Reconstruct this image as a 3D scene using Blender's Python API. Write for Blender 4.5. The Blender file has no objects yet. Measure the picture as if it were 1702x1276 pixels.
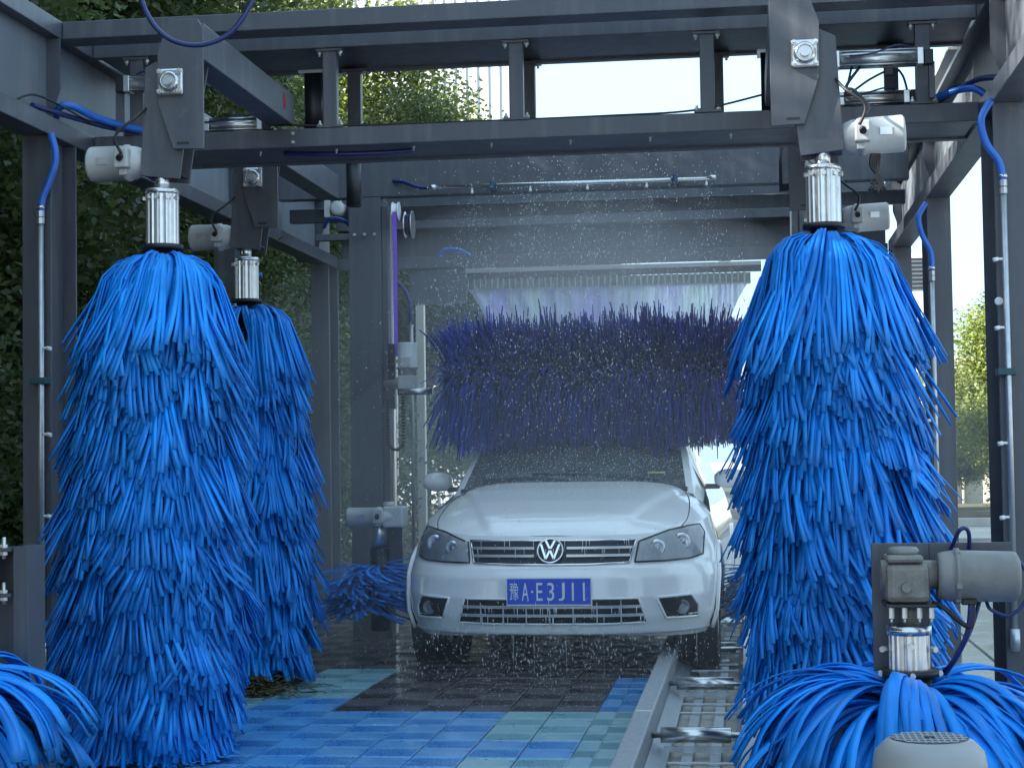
import bpy, bmesh, math, random
import numpy as np
from mathutils import Vector, Matrix

S = bpy.context.scene
COL = S.collection
R = math.radians
random.seed(7)
rng = np.random.default_rng(7)

# ------------------------------------------------------------------ camera
cam = bpy.data.cameras.new('camera'); camo = bpy.data.objects.new('camera', cam); COL.objects.link(camo)
S.camera = camo
_yaw, _pit, _rol, _h, _f = 0.13107, 0.04408, 0.01453, 1.1022, 2936.3
_F = Vector((-math.sin(_yaw) * math.cos(_pit), math.cos(_yaw) * math.cos(_pit), math.sin(_pit)))
_Rt = Vector((math.cos(_yaw), math.sin(_yaw), 0)); _U = _Rt.cross(_F)
_R2 = math.cos(_rol) * _Rt - math.sin(_rol) * _U; _U2 = math.sin(_rol) * _Rt + math.cos(_rol) * _U
camo.matrix_world = Matrix(((_R2.x, _U2.x, -_F.x, 0), (_R2.y, _U2.y, -_F.y, 0), (_R2.z, _U2.z, -_F.z, _h), (0, 0, 0, 1)))
cam.sensor_width = 36; cam.lens = _f / 1702 * 36; cam.clip_end = 2000; cam.clip_start = 0.05

# ------------------------------------------------------------------ sky, sun, exposure
SUN_EL, SUN_AZ = R(32), R(-112)            # azimuth measured from +Y towards +X
w = bpy.data.worlds.new('World'); S.world = w; w.use_nodes = True
nt = w.node_tree; nt.nodes.clear()
sky = nt.nodes.new('ShaderNodeTexSky'); sky.sky_type = 'NISHITA'; sky.sun_disc = False
sky.sun_elevation = SUN_EL; sky.sun_rotation = SUN_AZ; sky.air_density = 1.0; sky.dust_density = 1.0; sky.ozone_density = 1.0
bg = nt.nodes.new('ShaderNodeBackground'); bg.inputs[1].default_value = 0.15
wo = nt.nodes.new('ShaderNodeOutputWorld')
hz = nt.nodes.new('ShaderNodeMix'); hz.data_type = 'RGBA'; hz.inputs[0].default_value = 0.96      # thin even haze veiling the whole sky
hz.inputs[7].default_value = (.93, 1.36, 1.74, 1)
nt.links.new(sky.outputs[0], hz.inputs[6]); nt.links.new(hz.outputs[2], bg.inputs[0]); nt.links.new(bg.outputs[0], wo.inputs[0])
sl = bpy.data.lights.new('sun', 'SUN'); sl.energy = 3.6; sl.angle = R(0.6); sl.color = (1, .95, .86)
so = bpy.data.objects.new('sun', sl); COL.objects.link(so)
_sd = Vector((math.sin(SUN_AZ) * math.cos(SUN_EL), math.cos(SUN_AZ) * math.cos(SUN_EL), math.sin(SUN_EL)))
so.rotation_euler = _sd.to_track_quat('Z', 'Y').to_euler()
S.view_settings.view_transform = 'Standard'; S.view_settings.look = 'None'
S.view_settings.gamma = 1; S.view_settings.use_curve_mapping = False
S.view_settings.exposure = 2.66
S.cycles.use_denoising = True
S.cycles.max_bounces = 8; S.cycles.diffuse_bounces = 3; S.cycles.glossy_bounces = 4
S.cycles.transmission_bounces = 6; S.cycles.transparent_max_bounces = 12; S.cycles.volume_bounces = 1
S.cycles.caustics_reflective = False; S.cycles.caustics_refractive = False

# ------------------------------------------------------------------ materials
MATS = {}
def mat(name, col, rough=.5, metal=0., noise=None, bump=None, spec=.5, coat=0., trans=0., streak=None, rvar=0., coatr=.05, spots=None):
    m = bpy.data.materials.new(name); m.use_nodes = True; t = m.node_tree; N = t.nodes; L = t.links
    b = N['Principled BSDF']; b.inputs['Base Color'].default_value = (*col, 1)
    b.inputs['Roughness'].default_value = rough; b.inputs['Metallic'].default_value = metal
    b.inputs['Specular IOR Level'].default_value = spec; b.inputs['Coat Weight'].default_value = coat
    b.inputs['Coat Roughness'].default_value = coatr
    b.inputs['Transmission Weight'].default_value = trans
    tc = N.new('ShaderNodeTexCoord'); src = None
    if noise:
        sc, amt, col2 = noise
        n = N.new('ShaderNodeTexNoise'); n.inputs['Scale'].default_value = sc; n.inputs['Detail'].default_value = 6; n.inputs['Roughness'].default_value = .6
        L.new(tc.outputs['Object'], n.inputs['Vector'])
        r = N.new('ShaderNodeMapRange'); r.inputs[1].default_value = .35; r.inputs[2].default_value = .7; r.inputs[4].default_value = amt
        L.new(n.outputs['Fac'], r.inputs[0])
        mx = N.new('ShaderNodeMix'); mx.data_type = 'RGBA'; mx.inputs[6].default_value = (*col, 1); mx.inputs[7].default_value = (*col2, 1)
        L.new(r.outputs[0], mx.inputs[0]); src = mx.outputs[2]
        if rvar:
            r2 = N.new('ShaderNodeMapRange'); r2.inputs[3].default_value = max(.02, rough - rvar); r2.inputs[4].default_value = rough + rvar
            L.new(n.outputs['Fac'], r2.inputs[0]); L.new(r2.outputs[0], b.inputs['Roughness'])
    if streak:
        sc, amt, col3 = streak
        mp = N.new('ShaderNodeMapping'); mp.inputs['Scale'].default_value = sc; L.new(tc.outputs['Object'], mp.inputs[0])
        n = N.new('ShaderNodeTexNoise'); n.inputs['Scale'].default_value = 1; n.inputs['Detail'].default_value = 5; L.new(mp.outputs[0], n.inputs['Vector'])
        r = N.new('ShaderNodeMapRange'); r.inputs[1].default_value = .5; r.inputs[2].default_value = .75; r.inputs[4].default_value = amt; L.new(n.outputs['Fac'], r.inputs[0])
        mx = N.new('ShaderNodeMix'); mx.data_type = 'RGBA'; mx.inputs[7].default_value = (*col3, 1); L.new(r.outputs[0], mx.inputs[0])
        if src: L.new(src, mx.inputs[6])
        else: mx.inputs[6].default_value = (*col, 1)
        src = mx.outputs[2]
    for sc, lo, hi, amt, cs in (spots or ()):
        n = N.new('ShaderNodeTexNoise'); n.inputs['Scale'].default_value = sc; n.inputs['Detail'].default_value = 8; n.inputs['Roughness'].default_value = .7; L.new(tc.outputs['Object'], n.inputs['Vector'])
        rr_ = N.new('ShaderNodeMapRange'); rr_.inputs[1].default_value = lo; rr_.inputs[2].default_value = hi; rr_.inputs[4].default_value = amt; L.new(n.outputs['Fac'], rr_.inputs[0])
        mx = N.new('ShaderNodeMix'); mx.data_type = 'RGBA'; mx.inputs[7].default_value = (*cs, 1); L.new(rr_.outputs[0], mx.inputs[0]); L.new(src, mx.inputs[6]); src = mx.outputs[2]
    if src: L.new(src, b.inputs['Base Color'])
    if bump:
        sc, st = bump
        n = N.new('ShaderNodeTexNoise'); n.inputs['Scale'].default_value = sc; n.inputs['Detail'].default_value = 4; L.new(tc.outputs['Object'], n.inputs['Vector'])
        bp = N.new('ShaderNodeBump'); bp.inputs['Strength'].default_value = st; bp.inputs['Distance'].default_value = .01
        L.new(n.outputs['Fac'], bp.inputs['Height']); L.new(bp.outputs[0], b.inputs['Normal'])
    MATS[name] = m
    return m

steel = mat('painted_steel', (.064, .072, .092), .42, 0, (9, .4, (.090, .096, .112)), (180, .05), streak=((16, 16, 1.4), .5, (.145, .155, .165)), rvar=.1, spots=((7, .62, .72, .45, (.19, .195, .20)), (23, .66, .72, .5, (.11, .075, .055))))
steelB = mat('panel_steel', (.115, .135, .165), .5, 0, (3, .4, (.16, .175, .19)), None, streak=((9, 9, .8), .4, (.22, .23, .24)))
galv = mat('galvanised_steel', (.52, .55, .58), .38, .75, (30, .5, (.36, .38, .40)), (60, .05), rvar=.1)
alu = mat('aluminium', (.68, .69, .70), .3, .9, (40, .4, (.5, .5, .5)), None, rvar=.08)
inox = mat('stainless', (.62, .63, .64), .26, .95, (60, .4, (.42, .42, .43)))
bolt_m = mat('zinc_bolt', (.62, .62, .60), .35, .7)
motorw = mat('light_motor_paint', (.47, .49, .50), .4, 0, (12, .3, (.36, .37, .37)), streak=((10, 10, 2), .3, (.30, .30, .29)))
motorg = mat('dusty_grey_motor_paint', (.19, .195, .19), .5, .1, (14, .6, (.28, .275, .26)), (120, .12))
castg = mat('cast_gearbox', (.24, .23, .21), .55, .2, (25, .7, (.13, .12, .11)), (90, .2))
black = mat('black_rubber', (.012, .012, .014), .5, 0, (20, .3, (.03, .03, .03)))
blackm = mat('black_steel', (.012, .015, .02), .45)
hoseb = mat('blue_hose', (.02, .13, .55), .35, 0, (8, .4, (.03, .18, .62)))
hosed = mat('navy_hose', (.015, .025, .12), .35)
greenp = mat('green_plastic', (.01, .07, .08), .45)
wood = mat('brown_timber', (.10, .06, .04), .7, 0, (4, .6, (.05, .03, .02)))
purple = mat('purple_belt', (.20, .08, .62), .5, 0, (12, .3, (.28, .15, .7)))
white = mat('white_plastic', (.78, .79, .8), .4)
cream = mat('cream_paint', (.62, .60, .52), .55, 0, (3, .3, (.5, .48, .42)))
red = mat('red_paint_mark', (.32, .03, .02), .6)

def foam_mat(name, c1, c2, c3, rough=.45, worn=(.035, .20, .52)):
    m = bpy.data.materials.new(name); m.use_nodes = True; t = m.node_tree; N = t.nodes; L = t.links; b = N['Principled BSDF']
    b.inputs['Roughness'].default_value = rough; b.inputs['Specular IOR Level'].default_value = .35
    g = N.new('ShaderNodeNewGeometry'); cr = N.new('ShaderNodeValToRGB')
    e = cr.color_ramp.elements; e[0].color = (*c1, 1); e[1].color = (*c3, 1); e.new(.5).color = (*c2, 1)
    at = N.new('ShaderNodeAttribute'); at.attribute_name = 'rnd'
    L.new(at.outputs['Fac'], cr.inputs[0])
    tc = N.new('ShaderNodeTexCoord'); n = N.new('ShaderNodeTexNoise'); n.inputs['Scale'].default_value = 6; n.inputs['Detail'].default_value = 5
    L.new(tc.outputs['Object'], n.inputs['Vector'])
    mr = N.new('ShaderNodeMapRange'); mr.inputs[1].default_value = .3; mr.inputs[2].default_value = .7; mr.inputs[3].default_value = .72; mr.inputs[4].default_value = 1.15
    L.new(n.outputs['Fac'], mr.inputs[0])
    vm = N.new('ShaderNodeVectorMath'); vm.operation = 'SCALE'; L.new(cr.outputs[0], vm.inputs[0]); L.new(mr.outputs[0], vm.inputs['Scale'])
    ta = N.new('ShaderNodeAttribute'); ta.attribute_name = 'tip'
    tp = N.new('ShaderNodeMath'); tp.operation = 'POWER'; tp.inputs[1].default_value = 5; L.new(ta.outputs['Fac'], tp.inputs[0])
    tm = N.new('ShaderNodeMath'); tm.operation = 'MULTIPLY'; tm.inputs[1].default_value = .45; L.new(tp.outputs[0], tm.inputs[0])
    wm = N.new('ShaderNodeMix'); wm.data_type = 'RGBA'; wm.inputs[7].default_value = (*worn, 1); L.new(tm.outputs[0], wm.inputs[0]); L.new(vm.outputs[0], wm.inputs[6])
    L.new(wm.outputs[2], b.inputs['Base Color'])
    n2 = N.new('ShaderNodeTexNoise'); n2.inputs['Scale'].default_value = 260; L.new(tc.outputs['Object'], n2.inputs['Vector'])
    bp = N.new('ShaderNodeBump'); bp.inputs['Strength'].default_value = .12; bp.inputs['Distance'].default_value = .003
    L.new(n2.outputs['Fac'], bp.inputs['Height']); L.new(bp.outputs[0], b.inputs['Normal'])
    return m
foam = foam_mat('blue_foam_strip', (.001, .15, .55), (.002, .255, .87), (.006, .36, 1.0))
foam_old = foam_mat('worn_blue_foam_strip', (.003, .14, .46), (.004, .21, .62), (.008, .28, .76))
foamp = foam_mat('violet_blue_foam_strip', (.006, .004, .11), (.016, .012, .26), (.012, .09, .58), .4, (.016, .014, .20))

def leaf_mat(name, c1, c2):
    m = bpy.data.materials.new(name); m.use_nodes = True; t = m.node_tree; N = t.nodes; L = t.links; N.remove(N['Principled BSDF'])
    o = N['Material Output']
    at = N.new('ShaderNodeAttribute'); at.attribute_name = 'rnd'
    oi = N.new('ShaderNodeObjectInfo'); mx = N.new('ShaderNodeMix'); mx.data_type = 'RGBA'
    mx.inputs[6].default_value = (*c1, 1); mx.inputs[7].default_value = (*c2, 1); L.new(at.outputs['Fac'], mx.inputs[0])
    d = N.new('ShaderNodeBsdfPrincipled'); d.inputs['Roughness'].default_value = .45; L.new(mx.outputs[2], d.inputs['Base Color'])
    tr = N.new('ShaderNodeBsdfTranslucent'); 
    hs = N.new('ShaderNodeHueSaturation'); hs.inputs['Value'].default_value = 1.6; hs.inputs['Hue'].default_value = .48; L.new(mx.outputs[2], hs.inputs['Color']); L.new(hs.outputs[0], tr.inputs[0])
    ms = N.new('ShaderNodeMixShader'); ms.inputs[0].default_value = .35; L.new(d.outputs[0], ms.inputs[1]); L.new(tr.outputs[0], ms.inputs[2]); L.new(ms.outputs[0], o.inputs[0])
    return m
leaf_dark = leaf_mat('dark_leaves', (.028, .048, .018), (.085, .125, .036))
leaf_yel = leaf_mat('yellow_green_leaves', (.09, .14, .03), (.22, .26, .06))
bark = mat('bark', (.055, .042, .032), .9, 0, (18, .7, (.025, .02, .016)), (40, .6))

# ------------------------------------------------------------------ mesh helpers
class MB:
    def __init__(s): s.v = []; s.f = []; s.sm = []
    def add(s, v, f, smooth=False):
        o = len(s.v); s.v += [tuple(p) for p in v]; s.f += [tuple(i + o for i in q) for q in f]; s.sm += [smooth] * len(f); return s
    def box(s, x0, x1, y0, y1, z0, z1):
        return s.add([(x0, y0, z0), (x1, y0, z0), (x1, y1, z0), (x0, y1, z0), (x0, y0, z1), (x1, y0, z1), (x1, y1, z1), (x0, y1, z1)],
                     [(0, 3, 2, 1), (4, 5, 6, 7), (0, 1, 5, 4), (1, 2, 6, 5), (2, 3, 7, 6), (3, 0, 4, 7)])
    def lathe(s, p, d, prof, n=20, cap=True, smooth=True):
        d = Vector(d).normalized(); a = d.orthogonal().normalized(); b = d.cross(a); p = Vector(p); V = []
        for (t, r) in prof:
            for k in range(n):
                an = 2 * math.pi * k / n; V.append(p + d * t + (a * math.cos(an) + b * math.sin(an)) * r)
        Fc = [(i * n + k, i * n + (k + 1) % n, (i + 1) * n + (k + 1) % n, (i + 1) * n + k) for i in range(len(prof) - 1) for k in range(n)]
        s.add(V, Fc, smooth)
        if cap:
            o = len(s.v) - len(V); s.f.append(tuple(o + k for k in reversed(range(n)))); s.sm.append(False)
            s.f.append(tuple(o + (len(prof) - 1) * n + k for k in range(n))); s.sm.append(False)
        return s
    def cyl(s, p0, p1, r, n=16, r1=None, smooth=True):
        p0 = Vector(p0); p1 = Vector(p1); return s.lathe(p0, p1 - p0, [(0, r), ((p1 - p0).length, r if r1 is None else r1)], n, True, smooth)
    def tube(s, pts, r, n=10, sub=6, closed=False):
        P = smooth_path(pts, sub) if sub > 1 else [Vector(p) for p in pts]
        if not hasattr(r, '__len__'): rr = [r] * len(P)
        else: rr = [r[0] + (r[1] - r[0]) * i / (len(P) - 1) for i in range(len(P))]
        V = []; up = None
        for i, p in enumerate(P):
            t = (P[min(i + 1, len(P) - 1)] - P[max(i - 1, 0)]).normalized()
            if up is None: up = t.orthogonal().normalized()
            up = (up - t * up.dot(t)).normalized(); b = t.cross(up)
            for k in range(n):
                an = 2 * math.pi * k / n; V.append(p + (up * math.cos(an) + b * math.sin(an)) * rr[i])
        Fc = [(i * n + k, i * n + (k + 1) % n, (i + 1) * n + (k + 1) % n, (i + 1) * n + k) for i in range(len(P) - 1) for k in range(n)]
        s.add(V, Fc, True); o = len(s.v) - len(V)
        s.f.append(tuple(o + k for k in reversed(range(n)))); s.sm.append(False)
        s.f.append(tuple(o + (len(P) - 1) * n + k for k in range(n))); s.sm.append(False)
        return s
    def prism(s, poly, axis, a0, a1):
        n = len(poly)
        def pt(u, v, a): return {'y': (u, a, v), 'x': (a, u, v), 'z': (u, v, a)}[axis]
        V = [pt(u, v, a0) for u, v in poly] + [pt(u, v, a1) for u, v in poly]
        return s.add(V, [tuple(range(n)), tuple(range(2 * n - 1, n - 1, -1))] + [(k, (k + n), (k + 1) % n + n, (k + 1) % n) for k in range(n)])
    def build(s, name, m, parent=None, bevel=0, off=True, autosmooth=False):
        me = bpy.data.meshes.new(name); loc = Vector((0, 0, 0))
        if parent is not None and off: loc = world_loc(parent)
        me.from_pydata([(x - loc.x, y - loc.y, z - loc.z) for x, y, z in s.v], [], s.f)
        bm = bmesh.new(); bm.from_mesh(me); bmesh.ops.recalc_face_normals(bm, faces=bm.faces); bm.to_mesh(me); bm.free()
        me.polygons.foreach_set('use_smooth', s.sm); me.materials.append(m)
        o = bpy.data.objects.new(name, me); COL.objects.link(o)
        if parent is not None: o.parent = parent
        if bevel:
            md = o.modifiers.new('bevel', 'BEVEL'); md.width = bevel; md.segments = 2; md.limit_method = 'ANGLE'; md.angle_limit = R(50)
        return o
def world_loc(o):
    l = Vector((0, 0, 0))
    while o is not None: l += o.location; o = o.parent
    return l
def smooth_path(pts, sub):
    P = [Vector(p) for p in pts]; out = []
    for i in range(len(P) - 1):
        a = P[max(i - 1, 0)]; b = P[i]; c = P[i + 1]; d = P[min(i + 2, len(P) - 1)]
        for k in range(sub):
            t = k / sub
            out.append(.5 * ((2 * b) + (c - a) * t + (2 * a - 5 * b + 4 * c - d) * t * t + (3 * b - a - 3 * c + d) * t ** 3))
    return out + [P[-1]]
def thing(name, label, cat, loc=(0, 0, 0), group=None):
    o = bpy.data.objects.new(name, None); COL.objects.link(o); o.location = loc; o.empty_display_size = .2
    return tag(o, label, cat, group)
def tag(o, label, cat, group=None):
    o['label'] = label; o['category'] = cat
    if group: o['group'] = group
    return o
def structure(o): o['kind'] = 'structure'; return o
def copy_tree(o, parent=None, move=None):
    c = o.copy(); COL.objects.link(c)
    if parent is not None: c.parent = parent
    if move is not None: c.location = Vector(o.location) + Vector(move)
    for ch in list(o.children): copy_tree(ch, c)
    return c
def hexbolts(pts, d, parent, r=.009, l=.012, name='bolt'):
    for p in pts:
        p = Vector(p); dd = Vector(d)
        MB().cyl(p, p + dd * l, r, 6, smooth=False).cyl(p + dd * l, p + dd * (l + .012), r * .5, 8).build(name, bolt_m, parent)

# ------------------------------------------------------------------ ground and setting
def ground_mat(name, c1, c2, sc, rough, bumpst=.3):
    return mat(name, c1, rough, 0, (sc, 1, c2), (sc * 30, bumpst), rvar=.15)
earth = ground_mat('dusty_concrete_yard', (.42, .405, .37), (.32, .31, .285), .6, .7)
asph = ground_mat('asphalt', (.075, .075, .078), (.055, .055, .058), 1.2, .75)
kerbm = ground_mat('kerb_concrete', (.42, .40, .36), (.32, .31, .28), 3, .8)
soil = ground_mat('grassy_soil', (.035, .045, .018), (.06, .05, .03), 4, .95, .8)
wetc = mat('wet_concrete', (.16, .165, .17), .22, 0, (2.5, 1, (.26, .265, .27)), (30, .15), rvar=.14)
tray = mat('dark_tray', (.008, .009, .012), .6)
structure(MB().box(-600, 600, -600, 600, -.5, -.06).build('ground', earth))
structure(MB().box(-30, -3.3, -10, 80, -.055, -.03).build('planting_bed', soil))
structure(MB().box(1.35, 3.4, -4, 24, -.055, -.035).build('wet_apron', wetc))
structure(MB().prism([(3.0, 16), (60, 16), (60, 25.2), (2.2, 25.2)], 'z', -.056, -.044).build('road', asph))
kerb = structure(MB().box(-2, 60, 29.6, 29.8, -.06, .08).build('kerb', kerbm, bevel=.01))
structure(MB().box(-2, 60, 29.8, 70, -.06, .05).build('verge', soil))
structure(MB().box(-3.2, -.47, 2.5, 16, -.2, -.04).box(.021, 1.3, 2.5, 16, -.2, -.04).build('floor_slab', tray))
structure(MB().box(.02, 1.30, 2.5, 15.9, -.04, -.012).build('wet_floor_strip', wetc))

# grating tiles -----------------------------------------------------------
def tile_mat(name, c1, c2, rough=.3):
    m = mat(name, c1, rough, 0, (5, .7, c2), None, spec=.8, rvar=.12, coat=.9, coatr=.12); return m
t_blue = tile_mat('blue_grating', (.08, .36, .80), (.26, .60, .92))
t_teal = tile_mat('faded_teal_grating', (.28, .56, .64), (.46, .70, .76))
t_dark = tile_mat('dark_grey_grating', (.085, .075, .085), (.17, .155, .165), .30)
TILE_ME = {}
def tile_mesh(m):
    if m.name in TILE_ME: return TILE_ME[m.name]
    mb = MB(); g = .003; n = 8
    for i in (0, 1):
        for j in (0, 1):
            ox, oy = i * .2, j * .2; sgn = 1 if (i + j) % 2 else -1
            mb.box(ox + g, ox + .2 - g, oy + g, oy + .009, -.026, 0); mb.box(ox + g, ox + .2 - g, oy + .191, oy + .2 - g, -.026, 0)
            mb.box(ox + g, ox + .009, oy + .0092, oy + .1908, -.026, -.0005); mb.box(ox + .191, ox + .2 - g, oy + .0092, oy + .1908, -.026, -.0005)
            lo, hi = .0092, .1908; wd = .0082; step = .036
            c = -(hi - lo) + step * .5
            wd = .0148 if sgn > 0 else .0066
            while c < hi - lo:
                # diagonal bar u-v=c (sgn picks mirrored)
                pts = []
                for cc in (c - wd / 1.0, c + wd / 1.0):
                    u0 = max(lo, lo + cc); u1 = min(hi, hi + cc)
                    if u1 - u0 < .004: break
                    pts.append(((u0, u0 - cc), (u1, u1 - cc)))
                if len(pts) == 2:
                    (a, b), (d, e) = pts; q = [a, b, e, d]
                    q = [(ox + (u if sgn > 0 else .2 - u), oy + v) for u, v in q]
                    V = [(x, y, -.024) for x, y in q] + [(x, y, -.001) for x, y in q]
                    mb.add(V, [(4, 5, 6, 7), (0, 1, 5, 4), (1, 2, 6, 5), (2, 3, 7, 6), (3, 0, 4, 7)])
                c += step
    o = mb.build('tile', m); me = o.data; bpy.data.objects.remove(o)
    TILE_ME[m.name] = me; return me
flo = structure(bpy.data.objects.new('grating_floor', None)); COL.objects.link(flo)
X0, Y0 = -1.869, 7.803
for k in range(-3, 4):
    for j in range(-5, 12):
        x, y = X0 + .4 * k, Y0 + .4 * j
        wdt = .4
        if j >= 0:
            if k in (0, 1, 2): m = t_dark
            elif k == -1: m = t_teal if 0 < j < 4 else (t_blue if j == 0 else t_dark)
            elif k == 3: m = t_blue if j < 3 else t_dark
            else: m = t_teal if j < 1 else t_dark
        else:
            m = t_blue
            if k == 2: m = t_teal if j in (-1, -2) else (t_blue if j == -3 else t_teal)
            elif k == 3: m = t_teal
            elif k == -3: m = t_teal if j > -3 else t_blue
            elif k == 1 and j == -1: m = t_blue
        if k == 3:
            key = 'edge' + m.name
            if key not in TILE_ME:
                me = tile_mesh(m).copy()
                for v in me.vertices: v.co.x *= .42
                TILE_ME[key] = me
            me = TILE_ME[key]
        else: me = tile_mesh(m)
        o = bpy.data.objects.new('floor_tile', me); COL.objects.link(o); o.parent = flo
        o.location = (x, y, random.uniform(-.0015, .0015)); o.rotation_euler = (random.gauss(0, .003), random.gauss(0, .003), 0)

# ------------------------------------------------------------------ steel frame
XL, XR = -2.969, 1.033
fr = thing('wash_tunnel_frame', 'dark blue-grey painted steel portal frame of the car wash tunnel', 'frame', (-.968, 10, 0))
def fbox(name, *a, m=steel, bevel=.004, parent=fr): return MB().box(*a).build(name, m, parent, bevel)
for xi, xo, s in ((XL, -3.1, -1), (XR, 1.164, 1)):
    a, b = min(xi, xo), max(xi, xo)
    fbox('lower_chord', a, b, 4.2, 12.77, 2.551, 2.635)
    fbox('upper_chord', a, b, 4.2, 13.0, 3.0, 3.08)
    wx = (a + b) / 2
    fbox('web_panel', wx - .005, wx + .005, 4.22, 12.75, 2.6352, 2.9998, m=steelB, bevel=0)
    for yy in (5.9, 7.40, 10.18, 12.3):
        x_in = xi - s * .002; xw = wx + s * .0052 * -1
        poly = [(xw, 2.637), (xw, 2.998), (x_in, 2.998), (x_in, 2.78), ((x_in + xw) / 2, 2.69), (x_in + (xw - x_in) * .6, 2.637)]
        MB().prism(poly, 'y', yy, yy + .012).build('gusset', steel, fr)
    cols = ((4.3, 4.62), (7.3, 7.6) if s < 0 else (7.42, 7.8), (10.1, 10.42), (12.45, 12.76))
    for y0, y1 in cols:
        mb = MB(); mb.box(a, b, y0, y0 + .012, -.05, 2.551); mb.box(a, b, y1 - .012, y1, -.05, 2.551); mb.box(wx - .005, wx + .005, y0 + .012, y1 - .012, -.05, 2.551)
        c = mb.build('column', steel, fr, .002)
        MB().box(a - .05, b + .05, y0 - .05, y1 + .05, -.06, -.035).build('base_plate', steel, c)
# cross beams
def crossbeam(y0, y1, z0, z1, name='cross_beam'):
    o = fbox(name, XL + .002, XR - .002, y0, y0 + .05, z0, z1)
    if y1 - y0 > .2:
        fbox(name, XL + .002, XR - .002, y1 - .05, y1, z0, z1)
        fbox('soffit_plate', XL + .01, XR - .01, y0 + .0505, y1 - .0505, z0 + .01, z0 + .018)
    return o
fbox('cross_beam', XL + .002, XR - .002, 7.43, 7.58, 3.001, 3.079)
crossbeam(7.80, 8.34, 2.999, 3.081); crossbeam(7.81, 8.30, 2.5505, 2.6345)
fbox('cross_beam', XL + .002, XR - .002, 12.77, 12.85, 2.535, 2.62)
fbox('cross_beam', XL + .002, XR - .002, 12.70, 12.85, 2.82, 2.935)
fbox('rear_panel', XL + .01, XR - .01, 12.86, 12.88, 2.60, 3.22, m=steel, bevel=0)
fbox('end_panel', -2.44, -2.02, 12.80, 12.83, 2.27, 2.533, m=steel, bevel=0)
# cream-coloured strip under the upper right chord
fbox('pale_strip', .975, 1.02, 8.4, 10.05, 3.0, 3.012, m=cream, bevel=0)
for y, xs in ((7.815, (-2.765, -1.85, -.993, -.138, .80)), (8.25, (-1.833, -.99, -.102, .70))):
    for x in xs:
        p = fbox('post', x - .032, x + .032, y, y + .05, 2.6347, 2.9985)
        for z in (2.641, 2.992):
            MB().box(x - .06, x + .06, y - .008, y + .06, z - .005, z + .005).build('flange_plate', steel, p)
            for dx in (-.048, .048):
                up = 1 if z < 2.8 else -1
                MB().cyl((x + dx, y + .01, z), (x + dx, y + .01, z + up * .028), .0065, 6).cyl((x + dx, y + .01, z + up * .006), (x + dx, y + .01, z + up * .016), .012, 6, smooth=False).build('bolt', bolt_m, p)
hexbolts([(-2.02, 7.81, z) for z in (2.572, 2.612)] + [(XL + 1.15 + .33 * i, 7.80, 2.556) for i in range(0)], (0, -1, 0), fr, .008)
for i in range(9): hexbolts([(-2.2 + .36 * i, 7.9, 2.5505)], (0, 0, -1), fr, .007, .008)

# ------------------------------------------------------------------ brushes
STEPS = 8
def strips_geom(path, wdir, ndir, wid, th):
    """path (N,S,3) -> vertices (N,S*4,3)"""
    a = wdir * wid[:, None, None] * .5; b = ndir * th * .5
    return np.stack([path + a + b, path - a + b, path - a - b, path + a - b], 2)
def strip_faces(S_):
    f = []
    for i in range(S_ - 1):
        for k in range(4): f.append((i * 4 + k, i * 4 + (k + 1) % 4, i * 4 + 4 + (k + 1) % 4, i * 4 + 4 + k))
    f.append((0, 3, 2, 1)); e = (S_ - 1) * 4; f.append((e, e + 1, e + 2, e + 3)); return f
def mesh_np(name, V, F, m, rnd):
    """V (N,K,3), F list of quads for one; rnd (N,)"""
    N, K, _ = V.shape; Fa = np.array(F, dtype=np.int64); allF = (Fa[None] + (np.arange(N) * K)[:, None, None]).reshape(-1, 4)
    me = bpy.data.meshes.new(name); me.vertices.add(N * K); me.vertices.foreach_set('co', V.astype(np.float32).ravel())
    me.loops.add(allF.size); me.loops.foreach_set('vertex_index', allF.astype(np.int32).ravel())
    me.polygons.add(len(allF)); me.polygons.foreach_set('loop_start', np.arange(0, allF.size, 4, dtype=np.int32))
    try: me.polygons.foreach_set('loop_total', np.full(len(allF), 4, dtype=np.int32))
    except Exception: pass
    at = me.attributes.new('rnd', 'FLOAT', 'POINT'); at.data.foreach_set('value', np.repeat(rnd, K).astype(np.float32))
    if K > 8:
        at = me.attributes.new('tip', 'FLOAT', 'POINT'); at.data.foreach_set('value', np.tile(np.repeat(np.linspace(0, 1, K // 4), 4), N).astype(np.float32))
    me.update(calc_edges=True); me.validate(); me.materials.append(m)
    return me
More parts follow.
